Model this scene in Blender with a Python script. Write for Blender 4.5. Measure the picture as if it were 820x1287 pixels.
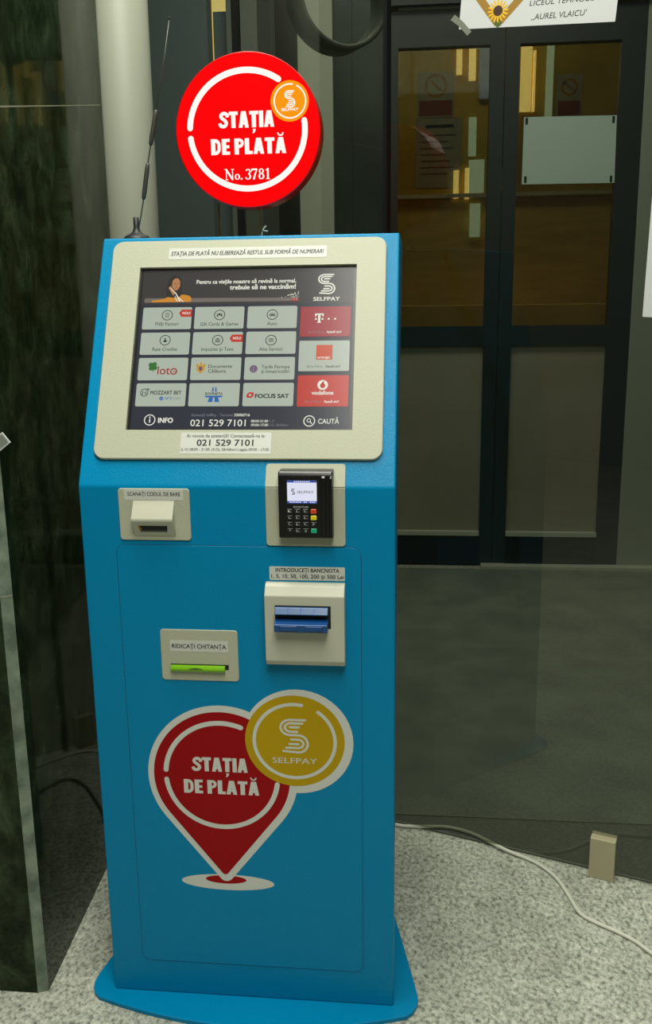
import bpy, bmesh, math, random
from mathutils import Vector, Matrix
S = bpy.context.scene
COL = S.collection
for o in list(bpy.data.objects): bpy.data.objects.remove(o)
random.seed(4)

# ------------------------------------------------------------------ camera
F = Vector((-0.1002, 0.9699, -0.2219)).normalized()
pitch, yaw, roll = .2238, .1029, -.0132
F = Vector((-math.sin(yaw)*math.cos(pitch), math.cos(yaw)*math.cos(pitch), -math.sin(pitch)))
R0 = Vector((math.cos(yaw), math.sin(yaw), 0)); U0 = R0.cross(F)
R = R0*math.cos(roll) + U0*math.sin(roll); U = -R0*math.sin(roll) + U0*math.cos(roll)
cd = bpy.data.cameras.new('camera'); cam = bpy.data.objects.new('camera', cd); COL.objects.link(cam)
M4 = Matrix(((R.x, U.x, -F.x, .2743), (R.y, U.y, -F.y, -1.3275), (R.z, U.z, -F.z, 1.160), (0, 0, 0, 1)))
cam.matrix_world = M4
cd.sensor_fit = 'VERTICAL'; cd.sensor_height = 36; cd.sensor_width = 36*820/1287; cd.lens = 1160*36/1287
cd.clip_start = .05; cd.clip_end = 60
S.camera = cam
# ------------------------------------------------------------------ world, lights, exposure
w = bpy.data.worlds.new('world'); S.world = w; w.use_nodes = True
bg = w.node_tree.nodes['Background']; bg.inputs[0].default_value = (.90, .95, .86, 1); bg.inputs[1].default_value = .085
S.view_settings.view_transform = 'Standard'; S.view_settings.look = 'None'
S.view_settings.exposure = -.1; S.view_settings.gamma = 1; S.view_settings.use_curve_mapping = False
def area(name, loc, target, sx, sy, e, col=(1, 1, 1)):
    l = bpy.data.lights.new(name, 'AREA'); l.shape = 'RECTANGLE'; l.size = sx; l.size_y = sy; l.energy = e; l.color = col
    o = bpy.data.objects.new(name, l); COL.objects.link(o); o.location = loc
    d = Vector(target)-Vector(loc); o.rotation_euler = d.to_track_quat('-Z', 'Y').to_euler(); return o
area('overhead_light', (.45, -1.5, 3.0), (.45, -1.5, 0), 1.0, 1.7, 74, (1, .99, .90))
area('overhead_light', (-.2, -.1, 3.0), (-.2, -.1, 0), .7, 1.0, 46, (1, .99, .90))  # added fill from above for floor, base plate and column; no fixture known
area('overhead_light', (.3, 1.6, 3.0), (.3, 1.6, 0), 1.6, .6, 34, (1, .97, .86))  # added to brighten the vestibule, unseen source
area('overhead_light', (.4, 3.3, 2.9), (.4, 3.3, 0), 1.2, .3, 8, (1, .96, .72))  # added to brighten the ochre wall beyond the doors, unseen source

# ------------------------------------------------------------------ materials
def lin(c):
    return tuple(((v/255)/12.92 if v/255 <= .04045 else ((v/255+.055)/1.055)**2.4) for v in c)
def mat(name, c, rough=.5, metal=0, spec=.5, emit=0, bump=None, srgb=True, coat=0):
    m = bpy.data.materials.new(name); m.use_nodes = True; nt = m.node_tree; b = nt.nodes['Principled BSDF']
    c = lin(c) if srgb else c
    b.inputs['Base Color'].default_value = (*c, 1); b.inputs['Roughness'].default_value = rough
    b.inputs['Metallic'].default_value = metal; b.inputs['Specular IOR Level'].default_value = spec
    b.inputs['Coat Weight'].default_value = coat
    if emit:
        b.inputs['Emission Color'].default_value = (*c, 1); b.inputs['Emission Strength'].default_value = emit
    if bump:
        tc = nt.nodes.new('ShaderNodeTexCoord'); n = nt.nodes.new('ShaderNodeTexNoise'); bp = nt.nodes.new('ShaderNodeBump')
        n.inputs['Scale'].default_value = bump[0]; n.inputs['Detail'].default_value = 2
        bp.inputs['Strength'].default_value = bump[1]; bp.inputs['Distance'].default_value = .001
        nt.links.new(tc.outputs['Object'], n.inputs['Vector']); nt.links.new(n.outputs['Fac'], bp.inputs['Height'])
        nt.links.new(bp.outputs['Normal'], b.inputs['Normal'])
    return m
def sign_mat(name, c, k):
    m = mat(name, c, rough=.5, spec=.03); b = m.node_tree.nodes['Principled BSDF']
    b.inputs['Base Color'].default_value = (*(.04*v for v in lin(c)), 1); b.inputs['Emission Color'].default_value = (*lin(c), 1); b.inputs['Emission Strength'].default_value = k
    return m
def screen_mat(name, c, k=1.0, base=.02):          # a lit display pixel behind a satin cover
    m = mat(name, c, rough=.2, spec=.3); b = m.node_tree.nodes['Principled BSDF']
    b.inputs['Base Color'].default_value = (base, base, base, 1)
    b.inputs['Emission Color'].default_value = (*lin(c), 1); b.inputs['Emission Strength'].default_value = k
    return m
def ramp_node(nt, stops, interp='LINEAR'):
    r = nt.nodes.new('ShaderNodeValToRGB'); r.color_ramp.interpolation = interp
    while len(r.color_ramp.elements) < len(stops): r.color_ramp.elements.new(.5)
    for e, (p, c) in zip(r.color_ramp.elements, stops): e.position = p; e.color = (*c, 1)
    return r
def granite():
    m = mat('floor_granite', (150, 155, 138), rough=.42, spec=.35); nt = m.node_tree; b = nt.nodes['Principled BSDF']
    tc = nt.nodes.new('ShaderNodeTexCoord'); mp = nt.nodes.new('ShaderNodeMapping')
    mp.inputs['Scale'].default_value = (1, .75, 1); mp.inputs['Rotation'].default_value = (0, 0, .5)
    n = nt.nodes.new('ShaderNodeTexNoise'); n.inputs['Scale'].default_value = 130; n.inputs['Detail'].default_value = 3.5; n.inputs['Roughness'].default_value = .62
    n.inputs['Distortion'].default_value = 0
    g = ramp_node(nt, [(.34, (.07, .08, .06)), (.43, (.24, .27, .21)), (.50, (.47, .50, .41)), (.58, (.60, .63, .52)), (.70, (.80, .82, .69))])
    vo = nt.nodes.new('ShaderNodeTexVoronoi'); vo.inputs['Scale'].default_value = 190
    wn = nt.nodes.new('ShaderNodeTexNoise'); wn.inputs['Scale'].default_value = 210; wn.inputs['Detail'].default_value = 2
    wm = nt.nodes.new('ShaderNodeVectorMath'); wm.operation = 'SCALE'; wm.inputs['Scale'].default_value = .011
    wa = nt.nodes.new('ShaderNodeVectorMath'); wa.operation = 'ADD'
    nt.links.new(mp.outputs[0], wn.inputs['Vector']); nt.links.new(wn.outputs['Color'], wm.inputs[0]); nt.links.new(mp.outputs[0], wa.inputs[0]); nt.links.new(wm.outputs[0], wa.inputs[1]); nt.links.new(wa.outputs[0], vo.inputs['Vector'])
    sc = nt.nodes.new('ShaderNodeSeparateColor'); nt.links.new(vo.outputs['Color'], sc.inputs[0])
    gv = ramp_node(nt, [(.0, (.17, .19, .15)), (.16, (.27, .29, .23)), (.30, (.42, .44, .36)), (.62, (.52, .54, .45)), (.85, (.62, .63, .53)), (1., (.74, .74, .63))])
    nt.links.new(sc.outputs[0], gv.inputs[0])
    gm = nt.nodes.new('ShaderNodeMix'); gm.data_type = 'RGBA'; gm.inputs[0].default_value = .42
    nt.links.new(g.outputs[0], gm.inputs[6]); nt.links.new(gv.outputs[0], gm.inputs[7])
    n2 = nt.nodes.new('ShaderNodeTexNoise'); n2.inputs['Scale'].default_value = 9; n2.inputs['Detail'].default_value = 3
    r2 = ramp_node(nt, [(.35, (.74, .74, .72)), (.65, (.95, .95, .93))])
    mx = nt.nodes.new('ShaderNodeMix'); mx.data_type = 'RGBA'; mx.blend_type = 'MULTIPLY'; mx.inputs[0].default_value = 1
    sp = nt.nodes.new('ShaderNodeSeparateXYZ')
    nt.links.new(tc.outputs['Object'], mp.inputs['Vector']); nt.links.new(mp.outputs[0], n.inputs['Vector']); nt.links.new(tc.outputs['Object'], n2.inputs['Vector'])
    nt.links.new(n.outputs['Fac'], g.inputs[0]); nt.links.new(n2.outputs['Fac'], r2.inputs[0])
    nt.links.new(gm.outputs[2], mx.inputs[6]); nt.links.new(r2.outputs[0], mx.inputs[7])
    # tile joints: one every 0.6 m
    nt.links.new(tc.outputs['Object'], sp.inputs[0]); prev = None
    for ax, off in (('X', .715), ('Y', .338)):
        a = nt.nodes.new('ShaderNodeMath'); a.operation = 'SUBTRACT'; a.inputs[1].default_value = off; nt.links.new(sp.outputs[ax], a.inputs[0])
        q = nt.nodes.new('ShaderNodeMath'); q.operation = 'PINGPONG'; q.inputs[1].default_value = .3 if ax == 'Y' else .45; nt.links.new(a.outputs[0], q.inputs[0])
        l = nt.nodes.new('ShaderNodeMath'); l.operation = 'LESS_THAN'; l.inputs[1].default_value = .0014; nt.links.new(q.outputs[0], l.inputs[0])
        if prev is None: prev = l
        else:
            mm = nt.nodes.new('ShaderNodeMath'); mm.operation = 'MAXIMUM'; nt.links.new(prev.outputs[0], mm.inputs[0]); nt.links.new(l.outputs[0], mm.inputs[1]); prev = mm
    h = nt.nodes.new('ShaderNodeMath'); h.operation = 'MULTIPLY'; h.inputs[1].default_value = .45; nt.links.new(prev.outputs[0], h.inputs[0])
    m2 = nt.nodes.new('ShaderNodeMix'); m2.data_type = 'RGBA'; m2.inputs[7].default_value = (.14, .14, .11, 1)
    nt.links.new(h.outputs[0], m2.inputs[0]); nt.links.new(mx.outputs[2], m2.inputs[6]); nt.links.new(m2.outputs[2], b.inputs['Base Color'])
    return m
def marble():
    m = mat('dark_green_marble', (20, 26, 20), rough=.05, spec=.13); nt = m.node_tree; b = nt.nodes['Principled BSDF']
    tc = nt.nodes.new('ShaderNodeTexCoord'); mp = nt.nodes.new('ShaderNodeMapping'); mp.inputs['Scale'].default_value = (1, 1, .75)
    mp.inputs['Rotation'].default_value = (.12, .1, 0)
    n = nt.nodes.new('ShaderNodeTexNoise'); n.inputs['Scale'].default_value = 17; n.inputs['Detail'].default_value = 10; n.inputs['Roughness'].default_value = .7; n.inputs['Distortion'].default_value = .35
    g = ramp_node(nt, [(.30, (.004, .008, .003)), (.46, (.013, .023, .009)), (.56, (.026, .042, .019)), (.70, (.055, .078, .04)), (.9, (.10, .125, .085))])
    nt.links.new(tc.outputs['Object'], mp.inputs['Vector']); nt.links.new(mp.outputs[0], n.inputs['Vector']); nt.links.new(n.outputs['Fac'], g.inputs[0])
    nt.links.new(g.outputs[0], b.inputs['Base Color'])
    return m
def glass(name, tint, ior=1.5, rough=0.0):
    m = bpy.data.materials.new(name); m.use_nodes = True; nt = m.node_tree; nt.nodes.clear()
    out = nt.nodes.new('ShaderNodeOutputMaterial'); t = nt.nodes.new('ShaderNodeBsdfTransparent'); g = nt.nodes.new('ShaderNodeBsdfGlossy')
    t.inputs[0].default_value = (*tint, 1); g.inputs['Roughness'].default_value = rough; g.inputs['Color'].default_value = (.95, 1, .95, 1)
    fr = nt.nodes.new('ShaderNodeFresnel'); fr.inputs[0].default_value = ior
    geo = nt.nodes.new('ShaderNodeNewGeometry'); sub = nt.nodes.new('ShaderNodeMath'); sub.operation = 'SUBTRACT'; sub.inputs[0].default_value = 1
    mul = nt.nodes.new('ShaderNodeMath'); mul.operation = 'MULTIPLY'; mx = nt.nodes.new('ShaderNodeMixShader')
    nt.links.new(geo.outputs['Backfacing'], sub.inputs[1]); nt.links.new(sub.outputs[0], mul.inputs[0]); nt.links.new(fr.outputs[0], mul.inputs[1])
    nt.links.new(mul.outputs[0], mx.inputs[0]); nt.links.new(t.outputs[0], mx.inputs[1]); nt.links.new(g.outputs[0], mx.inputs[2]); nt.links.new(mx.outputs[0], out.inputs[0])
    return m
def noisy(name, a, b_, scale, rough=.6, stretch=(1, 1, 1)):
    m = mat(name, a, rough=rough); nt = m.node_tree; b = nt.nodes['Principled BSDF']
    tc = nt.nodes.new('ShaderNodeTexCoord'); mp = nt.nodes.new('ShaderNodeMapping'); mp.inputs['Scale'].default_value = stretch
    n = nt.nodes.new('ShaderNodeTexNoise'); n.inputs['Scale'].default_value = scale; n.inputs['Detail'].default_value = 4
    g = ramp_node(nt, [(.35, lin(a)), (.65, lin(b_))])
    nt.links.new(tc.outputs['Object'], mp.inputs['Vector']); nt.links.new(mp.outputs[0], n.inputs['Vector']); nt.links.new(n.outputs['Fac'], g.inputs[0]); nt.links.new(g.outputs[0], b.inputs['Base Color'])
    return m
M = {}
M['blue'] = mat('blue_powder_coat', (.0, .215, .42), rough=.27, spec=.15, bump=(650, .45), srgb=False)
M['blue_dark'] = mat('seam_shadow_gap', (0, 66, 104), rough=.6)
M['cream'] = mat('ivory_powder_coat', (.43, .445, .32), rough=.45, spec=.35, bump=(650, .4), srgb=False)
M['ivory_plastic'] = mat('ivory_plastic', (.49, .495, .375), rough=.38, srgb=False)
M['label'] = mat('white_label', (.56, .58, .51), rough=.35, srgb=False)
M['ink'] = mat('black_ink', (38, 40, 36), rough=.5)
M['black'] = mat('black_plastic', (16, 16, 15), rough=.28)
M['hole'] = mat('dark_recess', (12, 11, 9), rough=.7)
M['white_sticker'] = mat('white_sticker', (.60, .62, .55), rough=.45, spec=.15, srgb=False)
M['red_sticker'] = mat('red_sticker', (.30, .0015, .004), rough=.45, spec=.15, srgb=False)
M['gold_sticker'] = mat('gold_sticker', (.46, .30, .003), rough=.45, spec=.15, srgb=False)
M['sign_red'] = sign_mat('lit_red_acrylic', (252, 2, 6), 1.07)
M['sign_white'] = sign_mat('lit_white_acrylic', (255, 250, 242), 1.07)
M['sign_orange'] = sign_mat('lit_orange_acrylic', (247, 150, 16), 1.07)
M['rim'] = mat('red_rim_plastic', (176, 22, 20), rough=.16, emit=.10)
M['rim_edge'] = mat('red_glowing_edge', (165, 4, 6), rough=.3, emit=.35)
M['steel'] = mat('satin_steel', (172, 165, 134), rough=.42, metal=.15)
M['clear'] = glass('clear_plastic', (.8, .8, .76))
M['blue_plastic'] = mat('blue_translucent_plastic', (14, 68, 126), rough=.3)
M['blue_plastic_pale'] = mat('pale_blue_plastic', (48, 86, 132), rough=.3)
M['green_plastic'] = mat('lime_glow_plastic', (110, 168, 10), rough=.3, emit=.09)
M['rubber'] = mat('black_rubber', (30, 30, 28), rough=.5)
M['coil'] = mat('grey_rubber', (62, 62, 54), rough=.45)
M['wire'] = mat('whip_steel', (105, 108, 98), rough=.35, metal=.6)
M['white_cable'] = mat('white_pvc', (205, 205, 188), rough=.4)
M['granite'] = granite(); M['marble'] = marble()
M['chamfer'] = noisy('raw_stone_edge', (84, 98, 84), (128, 142, 122), 30, .5)
M['seam'] = mat('pale_joint_filler', (150, 152, 124), rough=.6)
M['smoked'] = glass('smoked_glass', (.62, .64, .60))
M['doorglass'] = glass('door_glass', (.76, .74, .66), 1.22)
M['gasket'] = mat('black_gasket', (8, 10, 8), rough=.5)
M['frame'] = mat('dark_aluminium', (38, 48, 46), rough=.4)
M['frame_lo'] = mat('black_aluminium', (26, 30, 28), rough=.4)
M['panel_grey'] = noisy('brown_grey_panel', (138, 134, 110), (148, 144, 122), 5, .5)
M['mat_floor'] = noisy('vestibule_mat', (104, 112, 98), (122, 130, 114), 6, .75)
M['dark_floor'] = mat('dark_entrance_floor', (98, 102, 90), rough=.5)
M['yellow'] = noisy('ochre_wall', (164, 138, 36), (184, 156, 52), 3, .7)
M['yellow_lo'] = noisy('olive_panelling', (206, 176, 84), (232, 198, 104), 4, .6, (1, 1, 6))
M['cabinet'] = noisy('ochre_laminate', (214, 178, 84), (226, 190, 98), 5, .5)
M['pale'] = mat('pale_paint', (200, 198, 170), rough=.6)
M['column'] = mat('offwhite_paint', (160, 164, 144), rough=.5)
M['grey_wall'] = mat('grey_paint', (150, 158, 142), rough=.6)
M['jamb'] = mat('pale_grey_jamb', (182, 188, 168), rough=.6)
M['blue_grey'] = mat('blue_grey_panel', (112, 128, 128), rough=.5)
M['mid_grey'] = mat('mid_grey_panel', (128, 136, 126), rough=.5)
M['dark_grey'] = mat('dark_grey_panel', (70, 76, 66), rough=.5)
M['duct'] = mat('duct_grey', (112, 118, 108), rough=.5)
M['near_black'] = mat('black_panel', (22, 21, 15), rough=.4)
M['dark_stone'] = noisy('dark_stone_wall', (36, 44, 40), (56, 68, 60), 3, .35)
M['paper'] = mat('white_paper', (196, 200, 196), rough=.7)
M['paper_blue'] = mat('pale_blue_paper', (196, 216, 206), rough=.7)
M['paper_dim'] = mat('grey_paper', (150, 148, 130), rough=.7)
M['tape'] = mat('clear_tape', (120, 125, 112), rough=.2)
M['glow_warm'] = mat('warm_added_glow', (255, 226, 140), rough=.5, emit=1.3)  # self-lit colours for the added streak boxes beyond the doors
M['glow_cool'] = mat('cool_added_glow', (180, 200, 178), rough=.5, emit=.8)
M['glow_blue'] = mat('bluish_added_glow', (130, 140, 160), rough=.5, emit=.55)
M['sun_yellow'] = mat('petal_yellow', (226, 178, 10), rough=.6)
M['sun_dark'] = mat('seed_brown', (60, 34, 12), rough=.7)
M['leaf_green'] = mat('leaf_green', (70, 92, 24), rough=.6)
M['ochre_ink'] = mat('ochre_print', (150, 112, 24), rough=.6)
M['red_ink'] = mat('red_print', (120, 60, 30), rough=.6)
# display colours
M['d_bg'] = screen_mat('display_navy', (30, 36, 52), .85)
M['d_dark'] = screen_mat('display_charcoal', (48, 46, 44), .85)
M['d_tile'] = screen_mat('display_pale', (184, 195, 178), .84)
M['d_white'] = screen_mat('display_white', (226, 228, 212), 1)
M['d_dim'] = screen_mat('display_grey_text', (120, 124, 128), 1)
M['d_ink'] = screen_mat('display_ink', (44, 50, 48), 1)
M['d_red'] = screen_mat('display_red', (196, 44, 24), .9)
M['d_magenta'] = screen_mat('display_magenta_red', (162, 30, 44), .9)
M['d_vod'] = screen_mat('display_bright_red', (196, 42, 28), .9)
M['d_orange'] = screen_mat('display_orange', (206, 74, 40), .9)
M['d_green'] = screen_mat('display_green', (40, 108, 36), 1)
M['d_lotored'] = screen_mat('display_wine', (150, 42, 42), 1)
M['d_gold'] = screen_mat('display_gold', (190, 146, 26), 1)
M['d_blue'] = screen_mat('display_blue', (24, 96, 164), 1)
M['d_violet'] = screen_mat('display_violet', (104, 70, 110), 1)
M['d_bar'] = screen_mat('display_taupe', (116, 104, 98), .9)
M['d_skin'] = screen_mat('display_skin', (178, 122, 74), 1)
M['d_hair'] = screen_mat('display_hair', (26, 22, 18), 1)
M['d_amber'] = screen_mat('display_amber', (204, 132, 16), 1)
M['t_white'] = screen_mat('terminal_white', (226, 228, 246), 1)
M['t_blue'] = screen_mat('terminal_blue', (48, 78, 170), 1)
M['key_red'] = mat('red_key', (206, 66, 20), rough=.4, emit=.15)
M['key_yellow'] = mat('yellow_key', (222, 204, 16), rough=.4, emit=.15)
M['key_green'] = mat('green_key', (20, 160, 118), rough=.4, emit=.15)
M['key_ink'] = mat('key_print', (190, 192, 184), rough=.5)
M['key_edge'] = mat('key_grey', (46, 46, 42), rough=.4)

# ------------------------------------------------------------------ builders
def link(name, me, parent=None):
    o = bpy.data.objects.new(name, me); COL.objects.link(o)
    if parent: o.parent = parent
    return o
def tag(o, label=None, cat=None, group=None, kind=None):
    if label: o['label'] = label
    if cat: o['category'] = cat
    if group: o['group'] = group
    if kind: o['kind'] = kind
    return o
def empty(name, loc=(0, 0, 0)):
    o = bpy.data.objects.new(name, None); COL.objects.link(o); o.location = loc; o.empty_display_size = .05; return o
_tc = {}
def text_geo(s, bold):
    k = (s, bold)
    if k in _tc: return _tc[k]
    c = bpy.data.curves.new('glyphs', 'FONT'); c.body = s; c.size = 1; c.offset = bold; c.resolution_u = 3; c.fill_mode = 'FRONT'
    o = bpy.data.objects.new('glyphs', c); me = bpy.data.meshes.new_from_object(o)
    v = [(p.co.x, p.co.y) for p in me.vertices]; f = [tuple(p.vertices) for p in me.polygons]
    bpy.data.objects.remove(o); bpy.data.curves.remove(c); bpy.data.meshes.remove(me)
    _tc[k] = (v, f); return v, f
class Frame:                       # a plane in the place: u, v across it, h out of it (millimetres in, metres out)
    def __init__(s, o, u, v): s.o = Vector(o); s.u = Vector(u).normalized(); s.v = Vector(v).normalized(); s.n = s.u.cross(s.v)
    def __call__(s, u, v, h=0): return s.o + s.u*(u/1000) + s.v*(v/1000) + s.n*(h/1000)
FRONT = Frame((0, 0, 0), (1, 0, 0), (0, 0, 1))
HB, YT, ZT = .8932, .1887, 1.2644
INC = Frame((0, 0, HB), (1, 0, 0), (0, YT, ZT-HB))
def rrect(x0, y0, x1, y1, r, n=6):
    if r <= 0: return [(x0, y0), (x1, y0), (x1, y1), (x0, y1)]
    P = []
    for cx, cy, a in ((x1-r, y0+r, -90), (x1-r, y1-r, 0), (x0+r, y1-r, 90), (x0+r, y0+r, 180)):
        for i in range(n+1):
            t = math.radians(a+90*i/n); P.append((cx+r*math.cos(t), cy+r*math.sin(t)))
    return P
def ell(cx, cy, rx, ry=None, n=48, a0=0, a1=360):
    ry = ry or rx; full = abs(a1-a0) >= 360
    return [(cx+rx*math.cos(math.radians(a0+(a1-a0)*i/n)), cy+ry*math.sin(math.radians(a0+(a1-a0)*i/n))) for i in range(n if full else n+1)]
class Art:                         # flat graphics and thin plates on a Frame, one mesh
    def __init__(s, fr): s.fr = fr; s.v = []; s.f = []; s.mi = []; s.ms = []
    def m(s, name):
        if name not in s.ms: s.ms.append(name)
        return s.ms.index(name)
    def poly(s, pts, mt, h=.3):
        b = len(s.v); s.v += [s.fr(x, y, h) for x, y in pts]; s.f.append(list(range(b, b+len(pts)))); s.mi.append(s.m(mt)); return s
    def solid(s, pts, mt, h0, h1, bev=0, side=None):       # plate with a sloping edge of width bev; pts ccw seen from outside
        n = len(pts); b = len(s.v)
        cx = sum(p[0] for p in pts)/n; cy = sum(p[1] for p in pts)/n
        ins = []
        for i in range(n):
            p = Vector(pts[i]); a = Vector(pts[i-1]); c = Vector(pts[(i+1) % n])
            d1 = (p-a).normalized() if (p-a).length > 1e-9 else Vector((0, 0)); d2 = (c-p).normalized() if (c-p).length > 1e-9 else d1
            nn = Vector((-d1.y-d2.y, d1.x+d2.x)); nn = nn.normalized() if nn.length > 1e-9 else nn
            ins.append(p+nn*bev)
        lv = [[s.fr(x, y, h0) for x, y in pts]]
        if bev: lv += [[s.fr(x, y, h1-bev) for x, y in pts], [s.fr(q.x, q.y, h1) for q in ins]]
        else: lv += [[s.fr(x, y, h1) for x, y in pts]]
        for L in lv: s.v += L
        k = s.m(mt); ks = s.m(side) if side else k
        for j in range(len(lv)-1):
            for i in range(n):
                a, c = b+j*n+i, b+j*n+(i+1) % n; s.f.append([a, c, c+n, a+n]); s.mi.append(ks)
        s.f.append(list(range(b+(len(lv)-1)*n, b+len(lv)*n))); s.mi.append(k)
        s.f.append(list(range(b+n-1, b-1, -1))); s.mi.append(ks)
        return s
    def stroke(s, pts, w, mt, h=.4, cap=True, w2=None):
        P = [Vector(p) for p in pts]; n = len(P); k = s.m(mt); b = len(s.v); ws = w if isinstance(w, (list, tuple)) else [w]*n
        for i in range(n):
            d = (P[min(i+1, n-1)]-P[max(i-1, 0)]); d = d.normalized() if d.length > 1e-9 else Vector((1, 0)); q = Vector((-d.y, d.x))*ws[i]/2
            s.v += [s.fr(P[i].x+q.x, P[i].y+q.y, h), s.fr(P[i].x-q.x, P[i].y-q.y, h)]
        for i in range(n-1): s.f.append([b+2*i+1, b+2*i+3, b+2*i+2, b+2*i]); s.mi.append(k)
        if cap:
            for i, j in ((0, 1), (n-1, n-2)):
                d = P[i]-P[j]; a = math.degrees(math.atan2(d.y, d.x)); s.poly(ell(P[i].x, P[i].y, ws[i]/2, n=8, a0=a-90, a1=a+90), mt, h)
        return s
    def ring(s, cx, cy, r, w, mt, h=.4, a0=0, a1=360, cap=True, ry=None):
        full = a1-a0 >= 360
        return s.stroke(ell(cx, cy, r, ry, n=64, a0=a0, a1=a1) + ([ell(cx, cy, r, ry, n=64)[0]] if full else []), w, mt, h, cap and not full)
    def text(s, t, x0, x1, y, capH, mt, h=.5, bold=0., slant=0, align='fit', rot=0):
        v, f = text_geo(t, 0.); hv, _ = text_geo('H', 0.)
        H = max(p[1] for p in hv)-min(p[1] for p in hv); yb = min(p[1] for p in hv)
        ax, bx = min(p[0] for p in v), max(p[0] for p in v); sy = capH/H
        if align == 'fit': sx = (x1-x0)/(bx-ax); ox = x0
        else: sx = sy; ox = x0 if align == 'l' else ((x0+x1)/2-(bx-ax)*sx/2 if align == 'c' else x1-(bx-ax)*sx)
        b = len(s.v); k = s.m(mt); c, sn = math.cos(rot), math.sin(rot)
        e = max(bold, 0)*1.6; sets = [(0, 0)] if e == 0 else [(-e, -e*.6), (e, -e*.6), (-e, e*.6), (e, e*.6)]
        for j, (ex, ey) in enumerate(sets):
            b = len(s.v)
            for px, py in v:
                X, Y = (px-ax+ex)*sx, (py-yb+ey)*sy; X += slant*Y
                s.v.append(s.fr(ox+X*c-Y*sn, y+X*sn+Y*c, h+.012*j))
            for q in f: s.f.append([b+i for i in q]); s.mi.append(k)
        return s
    def block(s, t, x0, x1, y, cap, mt, h):          # heavy condensed poster capitals
        W = {'S': .54, 'T': .54, 'Ț': .54, 'A': .60, 'Ă': .60, 'I': .25, 'D': .57, 'E': .45, 'P': .54, 'L': .43, ' ': .17}; gap = .045
        tot = sum(W[c] for c in t)+gap*(len(t)-1); kx = (x1-x0)/tot; cx = 0; hh = [h]
        def q(p): hh[0] += .012; s.poly([(x0+(cx+a)*kx, y+b*cap) for a, b in p], mt, hh[0])
        def st(p, w):
            hh[0] += .012; P = [Vector(a) for a in p]; Q = []
            for i in range(len(P)-1):
                a, b, c, d = P[max(i-1, 0)], P[i], P[i+1], P[min(i+2, len(P)-1)]
                for k in range(5):
                    u = k/5; Q.append(.5*((2*b)+(c-a)*u+(2*a-5*b+4*c-d)*u*u+(3*b-a-3*c+d)*u**3))
            Q.append(P[-1]); s.stroke([(x0+(cx+a.x)*kx, y+a.y*cap) for a in Q], w*cap, mt, hh[0], cap=False)
        def R(a, b, c, d): q([(a, b), (c, b), (c, d), (a, d)])
        for ch in t:
            if ch == 'S': st([(.50, .66), (.47, .82), (.34, .895), (.20, .87), (.115, .75), (.16, .62), (.27, .52), (.38, .42), (.43, .28), (.36, .15), (.23, .10), (.09, .15), (.03, .30)], .215)
            elif ch in 'TȚ':
                R(0, .79, .54, 1); R(.145, 0, .395, .80)
                if ch == 'Ț': q([(.19, -.10), (.37, -.10), (.33, -.26), (.23, -.36), (.16, -.36), (.22, -.24)])
            elif ch in 'AĂ':
                q([(0, 0), (.22, 0), (.385, .94), (.385, 1), (.16, 1)]); q([(.38, 0), (.60, 0), (.44, 1), (.215, 1), (.215, .94)]); R(.15, .19, .45, .36)
                if ch == 'Ă': st([(.15, 1.30), (.20, 1.17), (.30, 1.12), (.40, 1.17), (.45, 1.30)], .09)
            elif ch == 'I': R(0, 0, .25, 1)
            elif ch == 'D': R(0, 0, .245, 1); st([(.20, .895), (.33, .87), (.435, .73), (.455, .5), (.435, .27), (.33, .13), (.20, .105)], .21)
            elif ch == 'E': R(0, 0, .245, 1); R(.2, 0, .45, .195); R(.2, .41, .42, .59); R(.2, .805, .45, 1)
            elif ch == 'P': R(0, 0, .245, 1); st([(.20, .905), (.34, .89), (.435, .79), (.435, .63), (.34, .52), (.20, .495)], .19)
            elif ch == 'L': R(0, 0, .245, 1); R(.2, 0, .43, .2)
            cx += W[ch]+gap
        return s
    def build(s, name, parent=None, label=None):
        me = bpy.data.meshes.new(name); me.from_pydata([tuple(p) for p in s.v], [], s.f)
        for n in s.ms: me.materials.append(M[n])
        for p, i in zip(me.polygons, s.mi): p.material_index = i
        me.update(); o = link(name, me, parent)
        if label: o['label'] = label
        return o
def extr_x(name, prof, x0, x1, mt, parent=None, bev=0, seg=2):     # (y,z) profile extruded along X
    bm = bmesh.new(); n = len(prof)
    a = [bm.verts.new((x0, y, z)) for y, z in prof]; b = [bm.verts.new((x1, y, z)) for y, z in prof]
    bm.faces.new(a); bm.faces.new(b[::-1])
    for i in range(n): bm.faces.new((a[i], b[i], b[(i+1) % n], a[(i+1) % n]))
    bmesh.ops.recalc_face_normals(bm, faces=bm.faces)
    if bev: bmesh.ops.bevel(bm, geom=bm.edges[:], offset=bev, segments=seg, profile=.5, affect='EDGES')
    me = bpy.data.meshes.new(name); bm.to_mesh(me); bm.free(); me.materials.append(M[mt]); return link(name, me, parent)
def prism(name, foot, z0, z1, mt, parent=None, bev=0, mats=None):   # (x,y) footprint raised along Z
    bm = bmesh.new(); n = len(foot)
    a = [bm.verts.new((x, y, z0)) for x, y in foot]; b = [bm.verts.new((x, y, z1)) for x, y in foot]
    bm.faces.new(a[::-1]); tf = bm.faces.new(b); sides = []
    for i in range(n): sides.append(bm.faces.new((a[i], a[(i+1) % n], b[(i+1) % n], b[i])))
    if mats:
        for i, k in mats.items(): sides[i].material_index = k
    bmesh.ops.recalc_face_normals(bm, faces=bm.faces)
    if bev: bmesh.ops.bevel(bm, geom=bm.edges[:], offset=bev, segments=2, profile=.5, affect='EDGES')
    me = bpy.data.meshes.new(name); bm.to_mesh(me); bm.free()
    for k in (mt if isinstance(mt, (list, tuple)) else [mt]): me.materials.append(M[k])
    return link(name, me, parent)
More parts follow.
